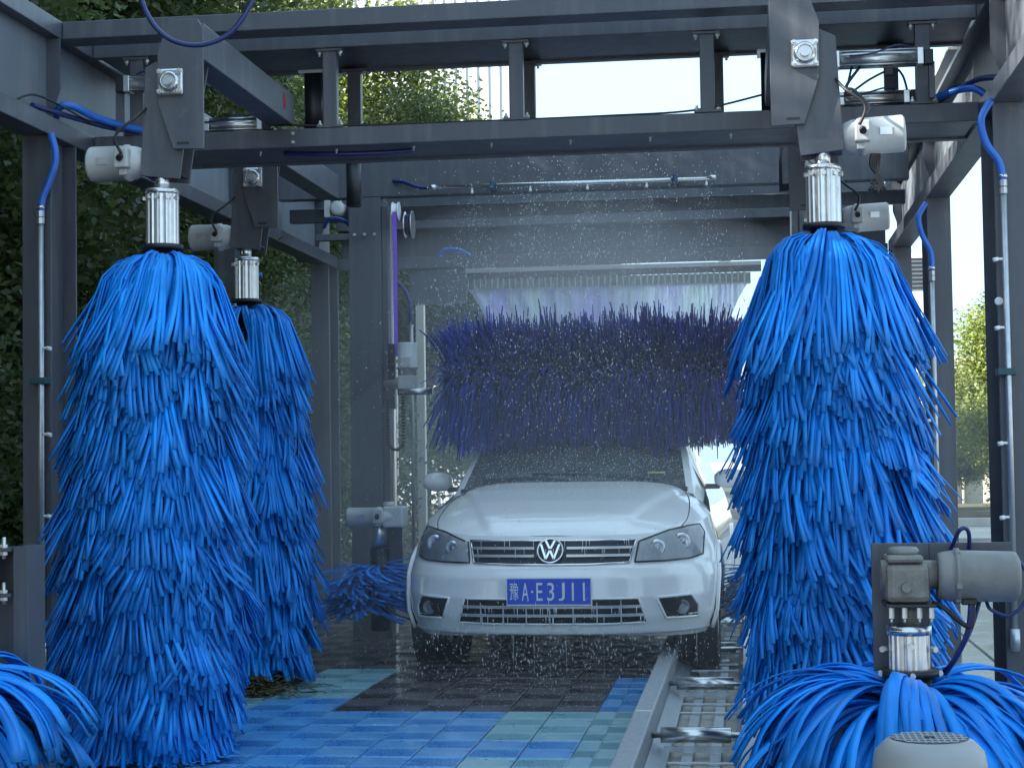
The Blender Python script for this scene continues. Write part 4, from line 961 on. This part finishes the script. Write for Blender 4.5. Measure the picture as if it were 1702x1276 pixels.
GRp = [(-.438, .690), (.438, .690), (.408, .575), (.2, .569), (-.2, .569), (-.408, .575)]
gr = cbuild(overlay(GRp, .003), 'grille', dplast)
cbuild(outline(GRp, .006, .006), 'grille_frame', chrome, gr)
for z in (.652, .613):
    w_ = .432 - (.69 - z) * .26
    for sg in (-1, 1):
        q = [(sg * (.085 + (w_ - .085) * k / 10), z) for k in range(11)]
        V = []
        for x, zz_ in q:
            y_ = fy(x, zz_); V += [(x, y_ - .018, zz_ + .007), (x, y_ - .018, zz_ - .006), (x, y_, zz_ - .006), (x, y_, zz_ + .007)]
        cbuild(MB().add(V, [(i * 4 + k, i * 4 + (k + 1) % 4, i * 4 + 4 + (k + 1) % 4, i * 4 + 4 + k) for i in range(10) for k in range(4)]), 'grille_bar', gchrome, gr)
LGp = [(-.455, .395), (.455, .395), (.495, .268), (.3, .263), (-.3, .263), (-.495, .268)]
lg = cbuild(overlay(LGp, .003), 'lower_grille', dplast)
cbuild(outline(LGp, .004, .006), 'grille_frame', carp, lg)
gbar = mat('pale_grille_bar', (.42, .45, .48), .3, .3)
for z in (.352, .308):
    w_ = .455 + (.395 - z) * .31; q = [(-w_ + 2 * w_ * k / 24, z) for k in range(25)]; V = []
    for x, zz_ in q:
        y_ = fy(x, zz_); V += [(x, y_ - .016, zz_ + .0075), (x, y_ - .016, zz_ - .0065), (x, y_, zz_ - .0065), (x, y_, zz_ + .0075)]
    cbuild(MB().add(V, [(i * 4 + k, i * 4 + (k + 1) % 4, i * 4 + 4 + (k + 1) % 4, i * 4 + 4 + k) for i in range(24) for k in range(4)]), 'grille_bar', gbar, lg)
for k in range(-3, 4):
    x = k * .122; y_ = fy(x, .33); cbuild(MB().box(x - .003, x + .003, y_ - .012, y_ + .0, .266, .393), 'grille_rib', gbar, lg)
# bumper crease and lower lip
cbuild(outline([(-.80 + 1.6 * k / 40, .215) for k in range(41)], .006, .010, False), 'lower_lip', mat('grey_lip', (.5, .52, .55), .3))
# emblem: ring with V over W
em = thing.__globals__['bpy'].data.objects.new('badge', None); COL.objects.link(em); em.parent = car; em.location = (0, fy(0, .638) - .022, .638); em.rotation_euler = (R(-22), 0, 0)
MB().lathe((0, .006, 0), (0, -1, 0), [(0, .066), (.006, .068), (.008, .06), (.008, .001)], 40).build('badge_disc', dplast, em, 0, False)
MB().lathe((0, 0, 0), (0, -1, 0), [(0, .058), (.001, .071), (.008, .071), (.012, .066), (.008, .060), (.001, .0585)], 48, False).build('badge_ring', chrome, em, 0, False)
def stroke(a, b, wv=.0105):
    a = Vector((a[0], 0, a[1])); b = Vector((b[0], 0, b[1])); d = (b - a).normalized(); nrm = Vector((-d.z, 0, d.x)) * wv * .5
    q = [a + nrm, b + nrm, b - nrm, a - nrm]
    MB().add([(p.x, -.002, p.z) for p in q] + [(p.x, -.010, p.z) for p in q], [(0, 1, 2, 3), (7, 6, 5, 4), (0, 4, 5, 1), (1, 5, 6, 2), (2, 6, 7, 3), (3, 7, 4, 0)]).build('badge_stroke', chrome, em, 0, False)
for a, b in (((-.024, .055), (-.002, .010)), ((.024, .055), (.002, .010)), ((-.048, .034), (-.021, -.046)), ((.048, .034), (.021, -.046)), ((-.021, -.046), (-.001, .0)), ((.021, -.046), (.001, .0))): stroke(a, b)
# number plate
py_ = fy(0, .43) - .012
np_ = cbuild(MB().box(-.22, .22, py_ - .004, py_, .362, .505), 'number_plate', platem, bevel=.002)
o = MB()
for a in ((-.22, .22, .500, .5045), (-.22, .22, .3625, .3685), (-.2195, -.2165, .369, .4995), (.2165, .2195, .369, .4995)): o.box(a[0], a[1], py_ - .0055, py_ - .0042, a[2], a[3])
cbuild(o, 'plate_border', platew, np_)
def text(ch, x, z, hgt, wdt, sx=1.0):
    cu = bpy.data.curves.new('char', 'FONT'); cu.body = ch; cu.align_x = 'CENTER'; cu.extrude = .002; cu.size = 1
    ob = bpy.data.objects.new('char', cu); COL.objects.link(ob); dg = bpy.context.evaluated_depsgraph_get(); dg.update()
    me = bpy.data.meshes.new_from_object(ob.evaluated_get(dg)); bpy.data.objects.remove(ob); bpy.data.curves.remove(cu)
    if not me.vertices: return
    co = np.array([v.co[:] for v in me.vertices]); mn, mxx = co.min(0), co.max(0)
    ex = max(mxx[0] - mn[0], 1e-4); ey = mxx[1] - mn[1]
    for v in me.vertices:
        u = (v.co.x - (mn[0] + mxx[0]) / 2) / ex * wdt; h_ = (v.co.y - mn[1]) / ey * hgt
        v.co = (x + u, py_ - .0052 - (v.co.z + .002) * .5, z + h_)
    me.materials.clear(); me.materials.append(platew)
    oo = bpy.data.objects.new('character', me); COL.objects.link(oo); oo.parent = np_
text('\u8c6b', -.180, .392, .090, .046)
for ch, x, wd_ in (('A', -.122, .036), ('E', -.048, .032), ('3', .010, .036), ('J', .067, .032), ('1', .125, .010), ('1', .182, .010)): text(ch, x, .388, .092, wd_)
cbuild(MB().cyl((-.086, py_ - .0042, .434), (-.086, py_ - .0062, .434), .006, 10), 'dot', platew, np_)
cbuild(MB().box(.43, .53, 1.175, 1.18, 1.025, 1.035), 'windscreen_sticker', mat('yellow_sticker', (.45, .45, .2), .5))
# water running off the bumper
wdrop = mat('water', (.82, .86, .9), .08, 0, spec=.8)
mb = MB(); g2 = random.Random(5)
for i in range(90):
    x = g2.uniform(-.5, .5); zt = g2.choice([.69, .65, .39, .35, .30, .268]); L_ = g2.uniform(.02, .06); y_ = fy(x, zt - L_ / 2) - .02
    mb.cyl((x, y_, zt), (x + g2.gauss(0, .001), y_ - .002, zt - L_), g2.uniform(.0012, .0024), 5, .001)
for i in range(34):
    x = g2.uniform(-.72, .75); zt = .205; L_ = g2.uniform(.01, .07) if i % 7 else .2; y_ = fy(x, .22) - .0; mb.cyl((x, y_, zt), (x + g2.gauss(0, .002), y_, zt - L_), g2.uniform(.0007, .0015), 5, .0006)
wr_ = cbuild(mb, 'water_trickles', wdrop); wr_['kind'] = 'stuff'
bp_ = []
for i in range(2600):
    yv = g2.uniform(1.15, 1.92); hw = T(yv, gw) - .04; x = g2.uniform(-hw, hw); bp_.append((x, yv - .004, roofz(x, yv) + .006, g2.uniform(.0010, .0030)))
for i in range(2200):
    yv = g2.uniform(.2, 1.1); k_ = min(range(len(edge)), key=lambda q: abs(edge[q][1] - yv)); x = g2.uniform(-.93, .93) * edge[k_][0]; bp_.append((x, yv, bonnet_z(x, yv), g2.uniform(.0008, .0019)))
for i in range(900):
    x = g2.uniform(-.75, .75); z = g2.uniform(.24, .56); bp_.append((x, fy(x, z), z, g2.uniform(.0008, .0018)))
oc = [(1, 0, 0), (0, 1, 0), (-1, 0, 0), (0, -1, 0), (0, 0, 1), (0, 0, -1)]; tf = [(0, 1, 4), (1, 2, 4), (2, 3, 4), (3, 0, 4), (1, 0, 5), (2, 1, 5), (3, 2, 5), (0, 3, 5)]
mb = MB()
for x, y, z, q in bp_: mb.add([(x + a * q, y + b * q, z + c * q * .8) for a, b, c in oc], tf, True)
wb_ = cbuild(mb, 'water_beads', wdrop); wb_['kind'] = 'stuff'

# ------------------------------------------------------------------ water drops in the air
g = np.random.default_rng(77)
def cloud(n, c, sd, smin, smax, stretch, zlo=0.005, zhi=9.):
    q = g.normal(0, 1, (n, 3)) * np.array(sd) + np.array(c); q[:, 2] = np.where(q[:, 2] < zlo, zlo + g.random(n) * .05, q[:, 2]); q = q[q[:, 2] < zhi]
    k = len(q); return q, smin + (smax - smin) * g.random(k) ** 3, 1 + stretch * g.random(k) ** 2
def fan(n, x):
    t = g.random(n) ** .75; q = np.stack([x + g.normal(0, 1, n) * (.012 + .34 * t), 10.94 - .10 * t + g.normal(0, 1, n) * (.005 + .16 * t), 2.80 - 1.35 * t + g.normal(0, .05, n) * t], 1)
    return q, (.0009 + .0026 * g.random(n) ** 3) * (.45 + .6 * t), 1 + 4.0 * g.random(n) ** 2
sets = [fan(2600, x) for x in (-1.68, -1.31, -.95, -.58, -.21)] + [cloud(1300, (-.95, 10.7, 2.75), (.42, .16, .16), .0010, .0034, .8), cloud(2600, (-.95, 10.3, 1.62), (.50, .12, .28), .0010, .0030, 2.0),
        cloud(2200, (-1.02, 9.9, .98), (.45, .35, .12), .0008, .0021, 2.), cloud(2200, (-1.0, 9.02, .14), (.50, .12, .09), .0008, .0024, 4.5), cloud(1500, (-1.05, 8.4, .02), (.55, .40, .02), .0008, .0018, .8), cloud(900, (-1.0, 8.8, .4), (.7, .2, .3), .0007, .0018, 3.)]
p = np.concatenate([a for a, _, _ in sets]); sz = 1.22 * np.concatenate([a for _, a, _ in sets]); st = np.concatenate([a for _, _, a in sets])
octv = np.array([(1, 0, 0), (0, 1, 0), (-1, 0, 0), (0, -1, 0), (0, 0, 1), (0, 0, -1)], float)
Vv = octv[None] * sz[:, None, None]; Vv[:, :, 2] *= st[:, None]; Vv += p[:, None]
tri = np.array([(0, 1, 4), (1, 2, 4), (2, 3, 4), (3, 0, 4), (1, 0, 5), (2, 1, 5), (3, 2, 5), (0, 3, 5)])
me = bpy.data.meshes.new('water_drops'); allF = (tri[None] + (np.arange(len(p)) * 6)[:, None, None]).reshape(-1, 3)
me.from_pydata(Vv.reshape(-1, 3).tolist(), [], allF.tolist()); me.materials.append(wdrop); me.polygons.foreach_set('use_smooth', [True] * len(allF))
o = bpy.data.objects.new('water_drops', me); COL.objects.link(o); o['kind'] = 'stuff'; o['label'] = 'fine white water drops sprayed in the air around the car'; o['category'] = 'water drops'

# ------------------------------------------------------------------ mist around the car
def mist(name, label, x0, x1, y0, y1, z0, z1, dens):
    m = bpy.data.materials.new(name); m.use_nodes = True; N = m.node_tree.nodes; N.remove(N['Principled BSDF'])
    pv = N.new('ShaderNodeVolumePrincipled'); pv.inputs['Color'].default_value = (.97, .98, 1, 1); pv.inputs['Density'].default_value = dens; pv.inputs['Anisotropy'].default_value = .2
    m.node_tree.links.new(pv.outputs[0], N['Material Output'].inputs['Volume'])
    mb = MB(); c = Vector(((x0 + x1) / 2, (y0 + y1) / 2, (z0 + z1) / 2)); h = Vector(((x1 - x0) / 2, (y1 - y0) / 2, (z1 - z0) / 2)); V = []; n1, n2 = 14, 24
    for i in range(n1 + 1):
        a = math.pi * i / n1 - math.pi / 2
        for k in range(n2):
            b = 2 * math.pi * k / n2; e = 1.
            f = lambda q: math.copysign(abs(q) ** e, q)
            V.append((c.x + h.x * f(math.cos(a)) * f(math.cos(b)), c.y + h.y * f(math.cos(a)) * f(math.sin(b)), c.z + h.z * f(math.sin(a))))
    mb.add(V, [(i * n2 + k, i * n2 + (k + 1) % n2, (i + 1) * n2 + (k + 1) % n2, (i + 1) * n2 + k) for i in range(n1) for k in range(n2)], True)
    o = mb.build(name, m); o['kind'] = 'stuff'; o['label'] = label; o['category'] = 'mist'; return o
mist('spray_mist', 'pale water mist hanging low around the car', -4.0, 1.8, 8.2, 14.2, -1.7, 2.75, .042)
mist('dense_mist', 'thicker low mist close around the car body and roller', -3.0, .9, 8.9, 13.2, -1.2, 2.0, .055)
mist('spray_cloud', 'small cloud of spray under the nozzle pipe above the top brush', -2.3, .3, 10.1, 12.8, 1.5, 2.99, .05)
mist('nozzle_spray_cloud', 'denser core of spray below the middle nozzles', -1.75, -.2, 10.4, 12.3, 1.6, 2.85, .06)

# ------------------------------------------------------------------ trees
def leaf_mesh(name, n, fn, size, m, seed):
    g = np.random.default_rng(seed); P = fn(g, n); n = len(P)
    d = g.normal(0, 1, (n, 3)); d[:, 2] = d[:, 2] * .6 - .25; d /= np.linalg.norm(d, axis=1, keepdims=True)
    q = g.normal(0, 1, (n, 3)); q -= d * (q * d).sum(1, keepdims=True); q /= np.linalg.norm(q, axis=1, keepdims=True)
    nn = np.cross(d, q)
    L_ = size * g.uniform(.6, 1.25, n)[:, None]; W_ = L_ * .27
    V = np.stack([P, P + d * L_ * .5 + q * W_ + nn * L_ * .06, P + d * L_, P + d * L_ * .5 - q * W_ + nn * L_ * .06], 1)
    me = mesh_np(name, V, [(0, 1, 2, 3)], m, g.random(n)); return me
def crown_fn(blobs, twig=.16):
    def fn(g, n):
        w_ = np.array([b[3] * b[4] * b[5] for b in blobs]) ** .67; k = g.choice(len(blobs), n // 9, p=w_ / w_.sum())
        B = np.array(blobs)[k]; d = g.normal(0, 1, (len(k), 3)); d /= np.linalg.norm(d, axis=1, keepdims=True)
        r = g.random(len(k)) ** .38 * (1 + g.normal(0, .08, len(k)))
        c = B[:, :3] + d * B[:, 3:6] * r[:, None]
        c = np.repeat(c, 9, 0); return c + g.normal(0, twig, c.shape)
    return fn
def tree_proto(seed, H, Rr, m, n, size):
    g = random.Random(seed); blobs = []
    for i in range(15):
        a = g.uniform(0, 6.28); hh = g.uniform(.12, .95); rr = Rr * (1 - .75 * max(0, hh - .45) / .55) * g.uniform(.35, .8); q = Rr * g.uniform(.32, .5)
        blobs.append((math.cos(a) * rr, math.sin(a) * rr, H * hh, q, q, q * g.uniform(.7, 1.1)))
    blobs.append((0, 0, H * .6, Rr * .6, Rr * .6, H * .3))
    cr = leaf_mesh('crown', n, crown_fn(blobs), size, m, seed)
    mb = MB(); mb.tube([(0, 0, -.1), (.05, .03, H * .3), (-.04, .06, H * .6), (.02, 0, H * .85)], (.13 * H / 7, .03), 10, 5)
    for b in blobs[:11]:
        z0 = b[2] * .55; mb.tube([(.03, .03, z0), (b[0] * .5, b[1] * .5, z0 + (b[2] - z0) * .6), (b[0], b[1], b[2])], (.05, .012), 6, 4)
    to = mb.build('trunk', bark); tm = to.data; bpy.data.objects.remove(to)
    return cr, tm
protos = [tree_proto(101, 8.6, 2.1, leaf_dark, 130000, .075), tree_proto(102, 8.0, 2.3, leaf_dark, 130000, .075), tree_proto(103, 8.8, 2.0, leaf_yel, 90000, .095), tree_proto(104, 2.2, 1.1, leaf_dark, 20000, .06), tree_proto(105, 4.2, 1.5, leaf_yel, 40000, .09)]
def tree(label, k, x, y, sc=1., rz=0., name='tree', cat='tree', group='trees beyond the left side of the tunnel'):
    t = thing(name, label, cat, (x, y, -.04), group); t.rotation_euler = (0, 0, rz); t.scale = (sc, sc, sc * random.uniform(.95, 1.05))
    for nm, me in zip(('crown', 'trunk' if name == 'tree' else 'stem'), protos[k]):
        o = bpy.data.objects.new(nm, me); COL.objects.link(o); o.parent = t
    return t
TL = [(-6.1, -.6), (-6.0, 2.3), (-6.0, 5.2), (-6.0, 8.0), (-5.9, 10.9), (-5.8, 13.8), (-5.9, 16.8), (-6.1, 20.0), (-6.3, 23.5)]  # the near ones stand out of view, added to keep sun off the tunnel
ords = ['first', 'second', 'third', 'fourth', 'fifth', 'sixth', 'seventh', 'eighth', 'ninth']
for i, (x, y) in enumerate(TL): tree(f'dark leafy tree close behind the left columns, {ords[i - 4]} from the entrance side' if i > 3 else f'unseen dark leafy tree of the left row added to shade the tunnel, {ords[i]} of four', i % 2, x, y, random.uniform(1.04, 1.1) if i < 6 else .85, i * 1.3)
TB = [(-8.8, .6), (-9.0, 3.6), (-9.5, 7.0), (-9.2, 11.5), (-9.4, 16), (-9, 21)]  # nearest pair added out of view to close sun gaps over the tunnel
for i, (x, y) in enumerate(TB): tree(f'taller dark tree in the back row at left, whose nearest two are added out of view, {ords[i]} from the entrance side', (i + 1) % 2, x, y, 1.15, i * 2.1)
TY = [(-6.6, 27, 1.10), (-8.2, 31, 1.2), (-3.95, 30, .80), (-9.8, 29, 1.2), (-5.1, 27.5, 1.02)]
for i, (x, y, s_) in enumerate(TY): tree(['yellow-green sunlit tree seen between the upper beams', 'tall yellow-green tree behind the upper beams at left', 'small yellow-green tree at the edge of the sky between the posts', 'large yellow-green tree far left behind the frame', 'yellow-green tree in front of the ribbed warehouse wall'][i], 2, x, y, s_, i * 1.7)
SH = [(-4.2, 8.2), (-4.0, 9.9), (-4.2, 11.6), (-4.1, 13.3), (-3.9, 15.0), (-4.1, 17.0)]
for i, (x, y) in enumerate(SH): tree(f'leafy dark shrub at the foot of the left columns, {ords[i]} from the near end', 3, x, y, random.uniform(.85, 1.15), i * 1.1, 'shrub', 'shrub', 'shrubs along the left side')
RT = [(4.6, 32.5, .95), (6.3, 34, .9), (4.0, 36, .55)]
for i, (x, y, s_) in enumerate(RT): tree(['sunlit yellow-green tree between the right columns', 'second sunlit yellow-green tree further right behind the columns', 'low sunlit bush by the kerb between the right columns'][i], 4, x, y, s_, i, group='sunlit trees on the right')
tree('dark tree seen past the exit left of the top brush', 1, -4.4, 24, .8, 2.2); tree('second dark tree seen past the exit behind the gantry', 0, -2.6, 27, .62, .4)

# ------------------------------------------------------------------ background buildings
clad = mat('pale_cladding', (.55, .57, .60), .5, 0, (.4, .4, (.48, .50, .53)))
plaster = mat('beige_plaster', (.58, .52, .44), .8, 0, (.8, .5, (.48, .43, .37)))
bd = thing('warehouse', 'pale ribbed metal warehouse rising behind the trees at upper left', 'building', (-15, 46, 0))
MB().box(-26, -6.0, 46, 47.5, -.06, 16).build('wall', clad, bd)
for i in range(66): MB().box(-25.85 + i * .3, -25.85 + i * .3 + .07, 45.97, 45.998, 0, 15.9).build('rib', clad, bd)
b2 = thing('yard_building', 'beige low building behind the sunlit tree at right', 'building', (6, 40, 0))
MB().box(4.2, 12, 40, 47, -.06, 3.0).build('wall', plaster, b2)
MB().box(3.9, 12.3, 39.6, 47.3, 3.0, 3.25).build('roof_slab', plaster, b2, .02)
for i in range(3): 
    wv = MB().box(5.6 + i * 1.9, 6.4 + i * 1.9, 39.975, 39.995, .9, 2.2).build('window', glassd, b2)
    MB().box(5.55 + i * 1.9, 6.45 + i * 1.9, 39.96, 40.0, .82, .89).build('sill', plaster, b2)
for x in (4.45, 4.75): MB().cyl((x, 39.9, 0), (x, 39.9, 3.0), .06, 12).build('drain_pipe', cream, b2)
b3 = thing('office_block', 'pale tall block with louvred top far behind the right brush', 'building', (7, 70, 0))
MB().box(5.4, 8.0, 70, 72, -.06, 9.0).build('wall', mat('white_render', (.66, .67, .68), .7), b3)
for i in range(8): MB().box(5.5, 7.9, 69.94, 69.995, 7.6 + i * .16, 7.68 + i * .16).build('louvre', dplast, b3)
for i in range(2): MB().box(5.7 + i * 1.2, 6.5 + i * 1.2, 69.96, 69.99, 4.5, 5.9).build('window', glassd, b3)
# cream posts beyond the exit
for x, y, z, l in ((-2.70, 14.6, 2.55, 'cream post standing past the exit left of the car mirror'), (-3.06, 15.2, 2.9, 'narrow cream post behind the gantry column')):
    tag(MB().box(x - .035, x + .035, y, y + .07, -.06, z).build('exit_post', cream, None, .004), l, 'post')
# dirt heap of twigs under the second left brush
g = np.random.default_rng(90); n = 500
a = g.random(n) * 6.28; rr = np.abs(g.normal(0, .16, n)); c = np.stack([-2.40 + rr * np.cos(a), 8.42 + rr * np.sin(a) * .8, .01 + .06 * np.exp(-(rr / .18) ** 2) * g.random(n)], 1)
d = g.normal(0, 1, (n, 3)); d[:, 2] *= .25; d /= np.linalg.norm(d, axis=1, keepdims=True); q = np.cross(d, (0, 0, 1.)); q /= np.linalg.norm(q, axis=1, keepdims=True)
L_ = g.uniform(.03, .12, n)[:, None]; V = np.stack([c - d * L_ / 2 + q * .003, c + d * L_ / 2 + q * .003, c + d * L_ / 2 - q * .003 + (0, 0, .004), c - d * L_ / 2 - q * .003 + (0, 0, .004)], 1)
o = bpy.data.objects.new('twig_litter', mesh_np('twig_litter', V, [(0, 1, 2, 3)], mat('dry_twigs', (.09, .07, .035), .9, 0, (30, 1, (.03, .04, .015))), g.random(n))); COL.objects.link(o)
o['kind'] = 'stuff'; o['label'] = 'brown heap of twigs and dirt on the grating under the left brush'; o['category'] = 'litter'
